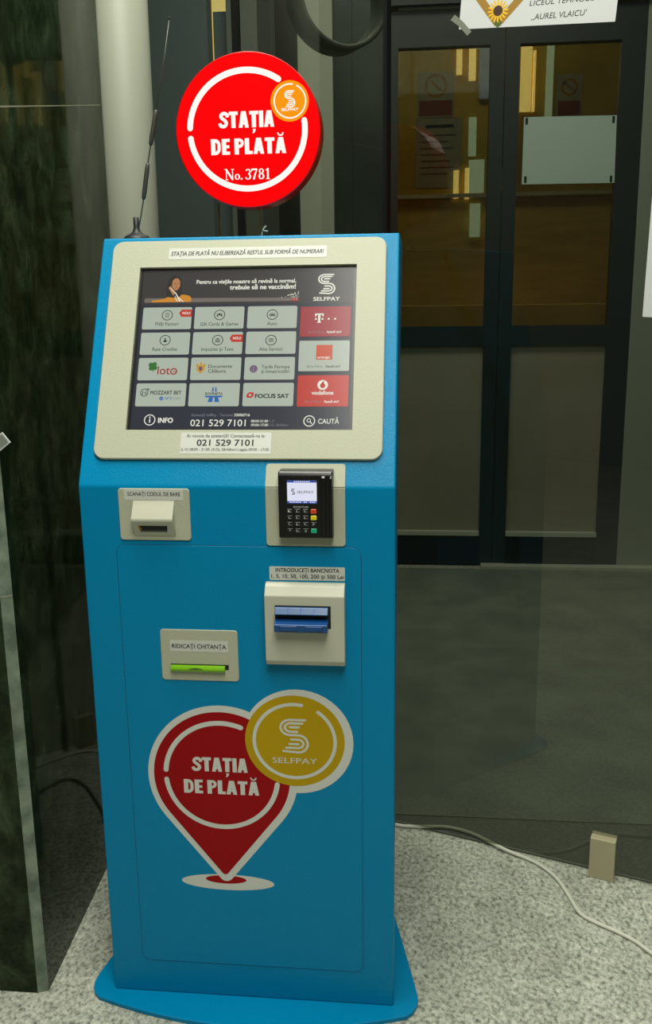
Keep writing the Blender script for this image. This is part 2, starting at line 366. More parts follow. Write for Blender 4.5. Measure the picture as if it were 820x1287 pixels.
def box(name, x0, x1, y0, y1, z0, z1, mt, parent=None, bev=0):
    return prism(name, [(x0, y0), (x1, y0), (x1, y1), (x0, y1)], z0, z1, mt, parent, bev)
def tube(name, pts, r, mt, parent=None, n=10, smooth=4):
    P = [Vector(p) for p in pts]
    if smooth:
        Q = []
        for i in range(len(P)-1):
            a, b, c, d = P[max(i-1, 0)], P[i], P[i+1], P[min(i+2, len(P)-1)]
            for k in range(smooth):
                t = k/smooth; Q.append(.5*((2*b)+(c-a)*t+(2*a-5*b+4*c-d)*t*t+(3*b-a-3*c+d)*t**3))
        P = Q+[P[-1]]
    rs = r if isinstance(r, (list, tuple)) else [r]*len(P)
    v = []; f = []; up = Vector((0, 0, 1))
    for i, p in enumerate(P):
        d = (P[min(i+1, len(P)-1)]-P[max(i-1, 0)]).normalized()
        ref = up if abs(d.z) < .9 else Vector((1, 0, 0))
        a = d.cross(ref).normalized(); b = a.cross(d)
        v += [tuple(p+(a*math.cos(2*math.pi*k/n)+b*math.sin(2*math.pi*k/n))*rs[i]) for k in range(n)]
    for i in range(len(P)-1):
        for k in range(n): f.append((i*n+k, i*n+(k+1) % n, (i+1)*n+(k+1) % n, (i+1)*n+k))
    f.append(tuple(range(n-1, -1, -1))); f.append(tuple(range((len(P)-1)*n, len(P)*n)))
    me = bpy.data.meshes.new(name); me.from_pydata(v, [], f); me.materials.append(M[mt])
    for p in me.polygons: p.use_smooth = len(p.vertices) == 4
    return link(name, me, parent)
def lathe(name, prof, c, axis, mt, parent=None, n=40, smooth=True, mats=None, caps=True):   # (r, t) along axis from c
    A = Vector(axis).normalized(); ref = Vector((0, 0, 1)) if abs(A.z) < .9 else Vector((1, 0, 0))
    a = A.cross(ref).normalized(); b = A.cross(a); c = Vector(c); v = []; f = []; mi = []
    for r, t in prof: v += [tuple(c+A*t+(a*math.cos(2*math.pi*k/n)+b*math.sin(2*math.pi*k/n))*r) for k in range(n)]
    for i in range(len(prof)-1):
        for k in range(n):
            f.append((i*n+k, i*n+(k+1) % n, (i+1)*n+(k+1) % n, (i+1)*n+k)); mi.append(mats[i] if mats else 0)
    if caps: f.append(tuple(range(n-1, -1, -1))); mi.append(0); f.append(tuple(range((len(prof)-1)*n, len(prof)*n))); mi.append(mats[-1] if mats else 0)
    me = bpy.data.meshes.new(name); me.from_pydata(v, [], f)
    for k in (mt if isinstance(mt, (list, tuple)) else [mt]): me.materials.append(M[k])
    for p, i in zip(me.polygons, mi): p.use_smooth = smooth and len(p.vertices) == 4; p.material_index = i
    bm = bmesh.new(); bm.from_mesh(me); bmesh.ops.recalc_face_normals(bm, faces=bm.faces); bm.to_mesh(me); bm.free()
    return link(name, me, parent)
def struct(o): o['kind'] = 'structure'; return o

# ================================================================== setting
def plane_obj(name, x0, x1, y0, y1, z, mt):
    me = bpy.data.meshes.new(name); me.from_pydata([(x0, y0, z), (x1, y0, z), (x1, y1, z), (x0, y1, z)], [], [(0, 1, 2, 3)]); me.materials.append(M[mt]); return link(name, me)
fl = box('floor', -3, 3.2, -4, 4.2, -.1, 0, 'granite'); struct(fl)
# dark marble pier on the left: front face, raw chamfered arris, polished side face
wl = prism('wall_left', [(-1.6, -.0126), (-.3742, -.0126), (-.3572, -.005), (-.3905, .675), (-1.6, .675)], 0, 2.9, ['marble', 'chamfer'], mats={1: 1}); struct(wl)
sf = Frame((-.3572, -.005, 0), (-.033, .68, 0), (0, 0, 1))   # polished side face, u away from the viewer
jt = Art(sf)
jt.stroke([(2, 1431), (119, 1454.6), (340, 1498), (668, 1562.7)], [2.6, 2.4, 1.8, 1.4], 'seam', .4, cap=False)
j = jt.build('trim_1'); struct(j)
jc = Art(Frame((-.3742, -.0126, 0), (.017, .0076, 0), (0, 0, 1))); jc.stroke([(0, 718), (18.6, 719)], 1.6, 'seam', .3, cap=False); struct(jc.build('trim_2'))
struct(lathe('trim_3', [(.060, 0), (.060, 2.9)], (-.361, .737, 0), (0, 0, 1), 'column', n=48))
# wall around the inner doors
YD = 2.713
box('wall_back', 1.142, 2.8, YD-.02, YD+.12, 0, 2.9, 'grey_wall'); struct(bpy.data.objects['wall_back'])
for i, (x0, x1, dy, mt) in enumerate([(-1.5, -.872, 0, 'grey_wall'), (-.872, -.583, -.10, 'blue_grey'), (-.521, -.395, -.02, 'mid_grey'), (-.583, -.521, .02, 'gap'), (-.395, -.327, 0.01, 'dark_grey'), (-.327, -.228, .03, 'near_black'), (-.228, -.088, -.05, 'jamb'), (-.088, -.013, -.01, 'dark_stone'), (-.013, .124, 0, 'dark_stone')]):
    struct(box('trim_%d' % (i+20), x0, x1, YD+dy, YD+dy+.08, 0, 2.32 if mt == 'gap' else 2.9, 'blue_grey' if mt == 'gap' else mt))
struct(box('trim_12', .115, 1.15, YD-.06, YD+.08, 2.29, 2.9, 'frame_lo'))
struct(box('wall_far', -1.9, 2.8, 3.9, 4.0, 1.7, 2.9, 'yellow'))
struct(box('wall_far_lower', -1.9, 2.8, 3.9, 4.0, 0, 1.7, 'yellow_lo')).name = 'baseboard_far'
struct(box('trim_13', -1.9, 2.8, 3.87, 3.9, 1.692, 1.712, 'pale'))
# double door
door = empty('door_1', (.63, YD, 0)); struct(door)
def wpart(o, parent): o.parent = parent; o.matrix_parent_inverse = Matrix.Translation(-Vector(parent.location)); return o
def leaf(x0, x1, gx0, gx1):
    v = []; f = []
    def bx(a, b, z0, z1, y0=YD-.02, y1=YD+.03):
        k = len(v); v.extend([(a, y0, z0), (b, y0, z0), (b, y1, z0), (a, y1, z0), (a, y0, z1), (b, y0, z1), (b, y1, z1), (a, y1, z1)])
        f.extend([(k, k+1, k+5, k+4), (k+1, k+2, k+6, k+5), (k+2, k+3, k+7, k+6), (k+3, k, k+4, k+7), (k+4, k+5, k+6, k+7), (k+3, k+2, k+1, k)])
    bx(x0, gx0, 0.008, 2.279); bx(gx1, x1, 0.008, 2.279)
    bx(gx0, gx1, 2.145, 2.279); bx(gx0, gx1, .972, 1.052)
    me = bpy.data.meshes.new('door_leaf'); me.from_pydata(v, [], f); me.materials.append(M['frame'])
    l = wpart(link('door_leaf', me), door)
    kb = box('kick_plate', gx0, gx1, YD-.024, YD+.03, .008, .140, 'frame_lo'); kb.parent = l; kb.matrix_parent_inverse = Matrix.Identity(4)
    e = box('kick_plate_edge', gx0, gx1, YD-.03, YD+.01, .140, .158, 'jamb'); e.parent = l
    g = box('glass_pane', gx0, gx1, YD, YD+.006, 1.052, 2.145, 'doorglass'); g.parent = l
    p = box('lower_panel', gx0, gx1, YD, YD+.012, .158, .972, 'panel_grey'); p.parent = l
    for q in (kb, e, g, p): q.matrix_parent_inverse = Matrix.Translation(-Vector(door.location))
    l.matrix_parent_inverse = Matrix.Identity(4); l.location = -Vector(door.location)
    for q in (kb, e, g, p): q.matrix_parent_inverse = Matrix.Identity(4)
    return l
leaf(.126, .596, .174, .54); leaf(.600, 1.140, .656, 1.048)
hb = box('head_trim', .174, .56, YD-.03, YD-.02, 2.281, 2.291, 'jamb'); wpart(hb, door)
struct(box('trim_14', .55, 2.8, YD-.075, YD-.02, 0.0, .014, 'jamb'))
struct(prism('trim_15', [(.222, .576), (1.55, .1055), (2.2, .1055), (2.2, .60), (.20, .60)], 0, .004, 'dark_floor'))
vm = box('vestibule_mat', .17, 2.2, .60, YD-.09, 0, .006, 'mat_floor'); tag(vm, 'plain grey-green entrance mat on the floor behind the smoked glass', 'mat')
cb = box('low_cabinet', -.3, 1.6, 3.55, 3.86, 0, 1.135, 'cabinet', bev=.004); tag(cb, 'low ochre cabinet standing in the room behind the double doors', 'cabinet')
# added glowing boxes imitating reflected streaks; the last one, a yellow wall strip
for i, (x0, x1, z0, z1, mt) in enumerate([(.445, .475, 2.30, 2.45, 'glow_warm'), (.51, .545, 2.27, 2.50, 'glow_warm'), (.565, .64, 2.18, 2.50, 'glow_blue'), (.655, .69, 2.10, 2.36, 'glow_warm'), (.705, .735, 2.34, 2.46, 'glow_warm'), (.775, .83, 2.11, 2.45, 'glow_warm'), (.838, .85, 2.11, 2.40, 'glow_warm'), (.905, .94, 2.05, 2.45, 'cool_slit'), (.515, .555, 1.90, 2.09, 'glow_cool'), (.52, .60, 1.70, 1.88, 'glow_cool'), (.53, .585, 1.49, 1.66, 'glow_cool'), (.44, .468, 1.69, 1.83, 'glow_warm'), (.50, .522, 1.685, 1.84, 'glow_warm'), (-.83, -.70, 2.3, 2.9, 'glow_warm')]):
    if mt == 'cool_slit': mt = 'glow_cool'
    struct(box('added_glow_slit_%d' % (i+1), x0, x1, 3.875, 3.899, z0, z1, mt))

# ================================================================== smoked glass partition
gp = empty('glass_partition', (.2, .57, 0)); tag(gp, 'dark smoked glass partition standing behind and to the right of the blue kiosk', 'glass partition')
gd = Vector((.517, -.1831, 0)).normalized(); gn = Vector((gd.y, -gd.x, 0))
def slab(name, a, b, t, z0, z1, mt, parent):
    a = Vector((*a, 0)); b = Vector((*b, 0)); d = (b-a).normalized(); n = Vector((-d.y, d.x, 0))*t
    o = prism(name, [(p.x, p.y) for p in (a, b, b+n, a+n)], z0, z1, mt); return wpart(o, parent)
slab('glass_pane', (.205, .5697), (1.7, .0402), .010, .0135, 2.9, 'smoked', gp)
slab('glass_pane', (-.138, .868), (.198, .575), .010, .010, 2.9, 'smoked', gp)
slab('glass_pane', (-.46, 1.118), (-.150, .876), .010, .010, 2.9, 'smoked', gp)
slab('joint_gasket', (-.150, .874), (-.138, .866), .014, .006, 2.9, 'gasket', gp)
slab('joint_gasket', (.198, .573), (.205, .5677), .014, .006, 2.9, 'gasket', gp)
def clamp(c, d, name):
    d = Vector((*d, 0)).normalized(); n = Vector((d.y, -d.x, 0)); c = Vector((*c, 0)); P = [c-d*.025+n*.010, c+d*.025+n*.010, c+d*.025-n*.022, c-d*.025-n*.022]
    o = prism(name, [(p.x, p.y) for p in P], 0, .090, 'steel', bev=.0015); return wpart(o, gp)
clamp((.655, .402), (.517, -.1831), 'floor_clamp'); clamp((-.187, .905), (.31, -.242), 'floor_clamp')

# ================================================================== kiosk
K = empty('payment_kiosk'); tag(K, 'tall blue self-service payment kiosk with touch screen and lit round red sign on top', 'payment kiosk')
DEP = .42
extr_x('front_shell', [(0, .008), (0, HB), (YT, ZT), (DEP, ZT), (.16, HB), (.02, .008)], -.24, .24, 'blue', K, bev=.0025)
extr_x('body', [(.012, .008), (.012, HB-.004), (YT+.006, ZT-.006), (DEP-.004, ZT-.004), (DEP-.004, .008)], -.222, .222, 'blue', K, bev=.002)
bp = [(-.258, .02-.035)]
arc = []
for i in range(25):
    x = -.262+.524*i/24; arc.append((x, -.066+.046*(abs(x)/.262)**2))
base = arc + [(.272, -.010), (.279, .004), (.281, .020), (.279, .035), (.262, .115), (.238, .224), (.215, .32), (.20, .40), (.185, .44), (.16, .455), (-.16, .455), (-.185, .44), (-.20, .40), (-.215, .32), (-.245, .224), (-.268, .10), (-.280, .035), (-.2815, .016), (-.279, .002), (-.272, -.011)]
prism('base_plate', base, 0, .008, 'blue', K, bev=.0012)
A = Art(FRONT); A.solid(rrect(-186.2, 71, 188.8, 802, 13), 'blue', .2, .9, .4)
A.stroke(rrect(-186.6, 70.6, 189.2, 802.4, 13.4)+[rrect(-186.6, 70.6, 189.2, 802.4, 13.4)[0]], .9, 'blue_dark', .35, cap=False)
A.build('access_panel', K)
# ---- screen bezel with an opening
def plate_hole(name, fr, outer, inner, h0, h1, bev, mt, parent):
    bm = bmesh.new()
    def loop(P, h): return [bm.verts.new(fr(x, y, h)) for x, y in P]
    def ins(P, d):
        n = len(P); o = []
        for i in range(n):
            p, a, c = Vector(P[i]), Vector(P[i-1]), Vector(P[(i+1) % n]); e = ((p-a).normalized()+(c-p).normalized()); q = Vector((-e.y, e.x)).normalized(); o.append(tuple(p+q*d))
        return o
    L = [loop(outer, h0), loop(outer, h1-bev), loop(ins(outer, bev), h1)]
    I = [loop(inner, h0), loop(inner, h1)]
    def band(a, b):
        for i in range(len(a)): bm.faces.new((a[i], a[(i+1) % len(a)], b[(i+1) % len(a)], b[i]))
    band(L[0], L[1]); band(L[1], L[2]); band(I[1], I[0])
    bm.edges.ensure_lookup_table()
    E = [bm.edges.get((q[i], q[(i+1) % len(q)])) for q in (L[2], I[1]) for i in range(len(q))]
    bmesh.ops.triangle_fill(bm, edges=E, use_beauty=True)
    bmesh.ops.recalc_face_normals(bm, faces=bm.faces)
    me = bpy.data.meshes.new(name); bm.to_mesh(me); bm.free(); me.materials.append(M[mt]); return link(name, me, parent)
plate_hole('screen_bezel', INC, rrect(-219.6, 41.5, 220.3, 407.5, 17, 8), [(-172, 87.5), (174.5, 87.5), (174.5, 360.5), (-172, 360.5)], 0, 6, 1.2, 'cream', K)
# ---- display
A = Art(INC); A.poly([(-172, 87.5), (174.5, 87.5), (174.5, 360.5), (-172, 360.5)], 'black', .4)
A.poly([(-167, 91), (170, 91), (170, 357), (-167, 357)], 'd_bg', .5)
A.poly([(-167, 298), (170, 298), (170, 357), (-167, 357)], 'd_dark', .55)
SCR = A.build('display_screen', K, 'lit touch screen with a payment menu')
def icon(A, cx, cy, r, kind, ink='d_ink', h=.9, w=1.3):
    A.ring(cx, cy, r, w, ink, h)
    if kind == 'bill':
        A.stroke(rrect(cx-2.6, cy-3.6, cx+2.6, cy+3.6, .8, 3)+[(cx+1.8, cy-3.6)], .7, ink, h, cap=False)
        for dy in (-1.4, .2, 1.8): A.stroke([(cx-1.4, cy+dy), (cx+1.4, cy+dy)], .6, ink, h, cap=False)
    elif kind == 'game':
        A.poly([(cx-4.6, cy-3), (cx-3.2, cy-3), (cx-1.6, cy-.8), (cx+1.6, cy-.8), (cx+3.2, cy-3), (cx+4.6, cy-3), (cx+4.2, cy+1), (cx+3, cy+2.6), (cx-3, cy+2.6), (cx-4.2, cy+1)], ink, h)
        A.poly(ell(cx+2.4, cy+1, .7, n=10), 'd_tile', h+.05); A.stroke([(cx-3.2, cy+1), (cx-1.4, cy+1)], .6, 'd_tile', h+.05, cap=False); A.stroke([(cx-2.3, cy+.1), (cx-2.3, cy+1.9)], .6, 'd_tile', h+.05, cap=False)
    elif kind == 'car':
        A.poly([(cx-4.8, cy-2), (cx+4.8, cy-2), (cx+4.8, cy+.3), (cx+3.6, cy+.8), (cx+2.8, cy+2.6), (cx-2.8, cy+2.6), (cx-3.6, cy+.8), (cx-4.8, cy+.3)], ink, h)
        A.poly([(cx-2.4, cy+.8), (cx+2.4, cy+.8), (cx+1.9, cy+1.9), (cx-1.9, cy+1.9)], 'd_tile', h+.05)
        for s in (-3.2, 3.2): A.poly(ell(cx+s, cy-.7, .8, n=10), 'd_tile', h+.05); A.poly(rrect(cx+s-.8, cy-3.1, cx+s+.8, cy-1.8, .2), ink, h)
    elif kind == 'bag':
        A.poly([(cx-1, cy+1.2), (cx+1, cy+1.2), (cx+2.9, cy-1.6), (cx+2.6, cy-3.4), (cx-2.6, cy-3.4), (cx-2.9, cy-1.6)], ink, h); A.poly([(cx-1.8, cy+3.4), (cx+1.8, cy+3.4), (cx+.9, cy+1.6), (cx-.9, cy+1.6)], ink, h)
    elif kind == 'bank':
        A.poly([(cx-4, cy+1.5), (cx+4, cy+1.5), (cx, cy+3.8)], ink, h); A.stroke([(cx-4, cy-3), (cx+4, cy-3)], 1, ink, h, cap=False)
        for dx in (-2.8, -.9, .9, 2.8): A.stroke([(cx+dx, cy-2.4), (cx+dx, cy+1)], 1, ink, h, cap=False)
    elif kind == 'list':
        A.stroke(rrect(cx-3.6, cy-2.6, cx+3.6, cy+2.6, .5, 2)+[(cx+3.1, cy-2.6)], .7, ink, h, cap=False)
        for dy in (-1.1, .4, 1.7): A.stroke([(cx-2.5, cy+dy), (cx+2.5, cy+dy)], .7, ink, h, cap=False)
CX = [(-162.4, -83.8), (-79.0, -.2), (5.2, 83.2)]; RY = [(255.5, 293.0), (212.6, 250.0), (170.1, 207.4), (127.2, 165.0)]
def tile(c, r):
    A = Art(INC); A.poly(rrect(CX[c][0], RY[r][0], CX[c][1], RY[r][1], 2.6, 4), 'd_tile', .8); A._x = CX[c][0]; A._y = RY[r][0]; return A
def nou(A, x, y):     # small red flag reading NOU!
    A.poly([(x, y+6.2), (x+4, y), (x+21, y), (x+21, y+12.4), (x+4, y+12.4)], 'd_red', 1.0); A.text('NOU!', x+5.6, x+18, y+4.2, 4.2, 'd_white', 1.1, .012)
T = tile(0, 0); icon(T, -123, 279.5, 8.2, 'bill'); T.text('Plăți Facturi', -141, -104, 261.8, 5.8, 'd_ink', .9, .002); nou(T, -104.3, 276.4); T.build('menu_tile', SCR, 'pale tile reading Plăți Facturi with a red flag')
T = tile(1, 0); icon(T, -39.2, 279, 8.2, 'game'); T.text('Gift Cards & Games', -69.3, -8.4, 260.8, 5.8, 'd_ink', .9, .002); T.build('menu_tile', SCR, 'pale tile reading Gift Cards & Games')
T = tile(2, 0); icon(T, 44.4, 278.4, 8.2, 'car'); T.text('Auto', 36.8, 52.6, 260.6, 5.8, 'd_ink', .9, .002); T.build('menu_tile', SCR, 'pale tile reading Auto')
T = tile(0, 1); icon(T, -123.2, 237, 8.2, 'bag'); T.text('Rate Credite', -142.5, -103, 219, 5.8, 'd_ink', .9, .002); T.build('menu_tile', SCR, 'pale tile reading Rate Credite')
T = tile(1, 1); icon(T, -39.6, 236.2, 8.2, 'bank'); T.text('Impozite și Taxe', -64.6, -13.8, 218.4, 5.8, 'd_ink', .9, .002); nou(T, -21, 233); T.build('menu_tile', SCR, 'pale tile reading Impozite și Taxe with a red flag')
T = tile(2, 1); icon(T, 44.4, 235.4, 8.2, 'list'); T.text('Alte Servicii', 26.3, 63, 217.8, 5.8, 'd_ink', .9, .002); T.build('menu_tile', SCR, 'pale tile reading Alte Servicii')
T = tile(0, 2)
for a in (45, 135, 225, 315):
    cx, cy = -139.3+4.2*math.cos(math.radians(a+8)), 193.2+4.2*math.sin(math.radians(a+8)); T.poly(ell(cx, cy, 3.7, n=18), 'd_green', .9)
T.stroke([(-139.3, 193), (-138, 184.5)], 1.3, 'd_green', .9)
T.text('lot', -131.3, -111.5, 179.8, 13.5, 'd_lotored', .9, .006); T.ring(-105.6, 184.6, 4.6, 2, 'd_lotored', .9); T.poly(ell(-105.6, 184.6, 1.2, n=12), 'd_lotored', .9); T.text('6', -104, -101.5, 182.5, 3.5, 'd_lotored', .95); T.build('menu_tile', SCR, 'pale tile with the word loto in wine red')
T = tile(1, 2)
T.poly([(-71, 196), (-68, 197.5), (-66, 193.5), (-65, 197), (-62, 197), (-61, 193.5), (-59, 197.5), (-56, 196), (-57.2, 188), (-59, 184), (-61.5, 183), (-63.5, 179.6), (-65.5, 183), (-68, 184), (-69.8, 188)], 'd_gold', .9)
T.poly([(-66, 192), (-61, 192), (-61, 187), (-63.5, 184.6), (-66, 187)], 'd_violet', .95); T.poly(ell(-63.5, 198.4, 1.6, n=12), 'd_gold', .9)
T.text('Documente', -51.5, -14.3, 190, 5.4, 'd_ink', .9, .006); T.text('Călătorie', -51.2, -23.6, 182, 5.4, 'd_ink', .9, .006); T.build('menu_tile', SCR, 'pale tile reading Documente Călătorie')
T = tile(2, 2); T.poly(ell(19.6, 188, 6.2), 'd_violet', .9); T.ring(19.6, 188, 4.4, .7, 'd_dim', 1); T.poly([(18, 184.5), (21.2, 184.5), (20.4, 191), (18.8, 191)], 'd_dim', 1)
T.text('Tarife Permise', 32, 75.2, 188.6, 5.4, 'd_ink', .9, .004); T.text('și înmatriculări', 31.7, 75.2, 181.2, 5.4, 'd_ink', .9, .004); T.build('menu_tile', SCR, 'pale tile reading Tarife Permise și Înmatriculări')
T = tile(0, 3); T.ring(-149.4, 149.8, 5.8, 1.2, 'd_ink', .9, 60, 385); T.stroke([(-152.4, 147), (-151.6, 152.4), (-149.2, 148.4), (-146.8, 152.2), (-146.6, 147)], 1.4, 'd_ink', .92); T.stroke([(-146, 153.6), (-142.8, 155.8)], 1.3, 'd_ink', .92); T.stroke([(-145.6, 156), (-142.6, 156), (-142.6, 153)], 1.1, 'd_ink', .92)
T.text('MOZZART BET', -139.6, -91, 146.6, 6, 'd_ink', .9, .014); T.poly(ell(-121.9, 140.2, 3.1, n=20), 'd_blue', .9); T.stroke([(-123.4, 140.2), (-122.2, 139), (-120.4, 141.4)], .7, 'd_tile', .95); T.text('OKTO.', -116.8, -103.6, 138.3, 3.9, 'd_blue', .9, .004); T.text('CASH', -103.2, -91.8, 138.3, 3.9, 'd_dim', .9); T.build('menu_tile', SCR, 'pale tile reading MOZZART BET')
T = tile(1, 3); T.text('ROVINIETA', -53.2, -26.4, 145.6, 4, 'd_ink', .95, .014)
T.poly([(-53.6, 144.4), (-26.2, 144.4), (-26.2, 142.6), (-30, 141.4), (-49.8, 141.4), (-53.6, 142.6)], 'd_blue', .9)
T.poly([(-43.4, 150.8), (-40.8, 150.8), (-40.6, 158.2), (-42.6, 158.2)], 'd_blue', .9); T.poly([(-38.4, 150.8), (-35.6, 150.8), (-36.6, 158.2), (-38.4, 158.2)], 'd_blue', .9)
T.poly([(-49, 134), (-41.4, 134), (-41, 141.4), (-46.8, 141.4)], 'd_blue', .9); T.poly([(-38.2, 134), (-30.6, 134), (-33, 141.4), (-38.4, 141.4)], 'd_blue', .9); T.build('menu_tile', SCR, 'pale tile with a blue road mark reading ROVINIETA')
T = tile(2, 3); T.poly([(11, 142.4), (12, 140.6), (18.6, 140.6), (22, 144), (22, 148), (20.8, 149.8), (14.4, 149.8), (11, 146)], 'd_red', .9); T.poly([(14.6, 143.4), (18.4, 143.4), (18.4, 147), (14.6, 147)], 'd_tile', .95); T.text('FOCUS SAT', 24.4, 76, 140.4, 6.4, 'd_ink', .9, .026); T.build('menu_tile', SCR, 'pale tile reading FOCUS SAT')
def ad(y0, y1, m): A = Art(INC); A.poly(rrect(88.7, y0, 166.6, y1, 2, 3), m, .8); return A
T = ad(240.7, 291, 'd_magenta'); T.poly([(111.4, 279.4), (124.8, 279.4), (124.8, 274.4), (123, 274.4), (122.2, 277.4), (119.9, 277.4), (119.9, 265.6), (121.6, 263.8), (114.6, 263.8), (116.3, 265.6), (116.3, 277.4), (114, 277.4), (113.2, 274.4), (111.4, 274.4)], 'd_white', .9)
for x in (111.6, 121.8, 131.4, 141.4): T.poly(rrect(x, 268.8, x+2.8, 271.6, 0), 'd_white', .9)
T.text('De la 3 Euro.', 102, 127, 246.8, 3.5, 'd_dim', .9); T.text('Apasă aici!', 130.3, 153, 246.8, 3.5, 'd_white', .9, .014); T.build('advert_tile', SCR, 'wine red advert tile with a white T')
T = ad(183.7, 234, 'd_tile'); T.poly(rrect(115.4, 202.4, 140.6, 226.8, 0), 'd_orange', .9); T.text('orange', 117.6, 136.5, 204.6, 3.6, 'd_white', 1, .012); T.text('De la 3 Euro.', 101.8, 127, 189.8, 3.5, 'd_ink', .9); T.text('Apasă aici!', 130.3, 153, 189.8, 3.5, 'd_ink', .9, .014); T.build('advert_tile', SCR, 'pale advert tile with an orange square')
T = ad(126.5, 177, 'd_vod'); T.poly(ell(127.3, 161.2, 8), 'd_white', .9)
T.poly(ell(127.3, 160, 4.1, n=24)+[], 'd_vod', 1); T.poly([(123.4, 161.2), (127, 166.4), (130.4, 168.4), (128.6, 164.6), (129.2, 161.5)], 'd_vod', 1)
T.text('vodafone', 111, 143.8, 145.6, 6.2, 'd_white', .9, .016); T.text('De la 3 Euro.', 101.6, 126.8, 132.8, 3.5, 'd_dim', .9); T.text('Apasă aici!', 130, 152.4, 132.8, 3.5, 'd_white', .9, .014); T.build('advert_tile', SCR, 'bright red advert tile with a round white mark')
# banner across the top of the display: line, portrait, slogan
B = Art(INC); B.poly([(-162.6, 304), (-160.6, 301.4), (84, 301.4), (84, 307), (-161, 309.2)], 'd_bar', .8)
B.poly([(-150, 302), (-86.5, 302), (-86.6, 309), (-90, 312.5), (-98, 314.5), (-113, 314.5), (-124, 311), (-131, 307.5), (-150, 305)], 'd_amber', .9)
B.poly([(-126.5, 311), (-128, 325), (-126.5, 338), (-122, 346.5), (-115, 349.5), (-108.4, 346.4), (-104.2, 338), (-103, 325), (-104, 312), (-112, 309)], 'd_hair', .95)
B.poly([(-119.4, 331), (-118.8, 338.5), (-115.4, 343), (-110, 343), (-106.6, 338), (-106, 331), (-107.6, 325.6), (-111.4, 321.8), (-114.8, 323), (-118, 326.6)], 'd_skin', 1.0)
for ex in (-114.8, -109.2): B.poly(ell(ex, 334.2, 1.3, .6, n=10), 'd_hair', 1.05)
B.stroke([(-112.2, 333.6), (-112.6, 329.8), (-111, 329.6)], .5, 'd_hair', 1.05, cap=False); B.stroke([(-114.2, 326.8), (-110.4, 326.9)], .8, 'd_lotored', 1.05, cap=False)
B.poly([(-124.6, 326.5), (-121, 330), (-117.6, 324.5), (-112, 318), (-116, 313)], 'd_skin', 1.1)
B.stroke([(-123, 327.5), (-112, 317), (-104.5, 303)], [.8, 1.6, 2.6], 'd_white', 1.15, cap=False); B.stroke([(-108, 310), (-99, 302.4)], 1.4, 'd_white', 1.15, cap=False); B.stroke([(-113.5, 312), (-108.5, 302.4)], 1.2, 'd_white', 1.15, cap=False)
B.text('Pentru ca viețile noastre să revină la normal,', -79.6, 79.2, 333, 6.6, 'd_white', .9, .016)
B.text('trebuie să ne vaccinăm!', -25.3, 79, 322.4, 7.6, 'd_white', .9, .020)
for i in range(60):
    x = 84-abs(random.gauss(0, 13)); y = 303+random.random()*15*max(0, 1-(84-x)/40); B.poly(ell(x, y, .5+.35*random.random(), n=8), 'd_white' if y > 307 else 'd_dim', .95)
B.poly([(72, 301.4), (84, 301.4), (84, 306.4), (76, 306.4)], 'd_red', .9); B.build('promo_banner', SCR, 'banner with a small portrait and a vaccination slogan')
def s_mark(A, x0, y0, x1, y1, mt, h):      # the striped S
    W, H = x1-x0, y1-y0
    def P(u, v): return (x0+u*W, y0+v*H)
    rO, ry = .30, .26
    def arc(cx, cy, rx, ry, a0, a1, n=14): return [P(cx+rx*math.cos(math.radians(a0+(a1-a0)*i/n)), cy+ry*math.sin(math.radians(a0+(a1-a0)*i/n))) for i in range(n+1)]
    wd = .066*H
    top = [P(.88, .965)] + arc(.36, .74, .32, .225, 90, 270) + arc(.64, .26, .32, .255, 90, -90) + [P(.12, .035)]
    A.stroke(top, wd, mt, h)
    A.stroke([P(.78, .865)]+arc(.38, .74, .19, .125, 90, 270)+[P(.60, .615)], wd, mt, h); A.stroke([P(.66, .75), P(.36, .75)], wd, mt, h)
    A.stroke([P(.22, .135)]+arc(.62, .26, .19, .125, -90, 90)+[P(.40, .385)], wd, mt, h); A.stroke([P(.34, .25), P(.64, .25)], wd, mt, h)
B = Art(INC); s_mark(B, 114, 313, 141.5, 346.8, 'd_white', .9); B.text('SELFPAY', 107.8, 148.9, 301, 6.2, 'd_white', .9, .012); B.build('screen_logo', SCR)
B = Art(INC); B.ring(-137.2, 105.1, 8.2, 1.5, 'd_white', .9); B.stroke([(-137.2, 101.6), (-137.2, 106.2)], 1.9, 'd_white', .9); B.poly(ell(-137.2, 109.4, 1.2, n=12), 'd_white', .9); B.text('INFO', -123.8, -101, 100.8, 7.6, 'd_white', .9, .022); B.build('info_button', SCR)
B = Art(INC); B.ring(108.9, 103.4, 8.2, 1.5, 'd_white', .9); B.ring(108.2, 104.4, 2.7, 1, 'd_white', .9); B.stroke([(110.2, 102.2), (112.8, 99.4)], 1.3, 'd_white', .9); B.text('CAUTĂ', 122.4, 153.6, 99.2, 7.4, 'd_white', .9, .006); B.build('search_button', SCR)
B = Art(INC); B.text('Asistență SelfPay - Terminal', -73, -8.4, 111, 4.2, 'd_dim', .9); B.text('33006716', -6.2, 17.8, 111, 4.2, 'd_white', .9, .01); B.text('021 529 7101', -73.2, 12, 95.2, 10.4, 'd_white', .9, .004)
B.text('08:00-21:00', 20.2, 46.3, 101.4, 3.9, 'd_white', .9, .008); B.text('L-V', 48.6, 56, 101.4, 3.9, 'd_dim', .9); B.text('09:00-17:00', 20.4, 46.6, 95.2, 3.9, 'd_white', .9, .008); B.text('S-D, Sărbători', 48.6, 77.4, 95.2, 3.9, 'd_dim', .9); B.build('assistance_line', SCR)
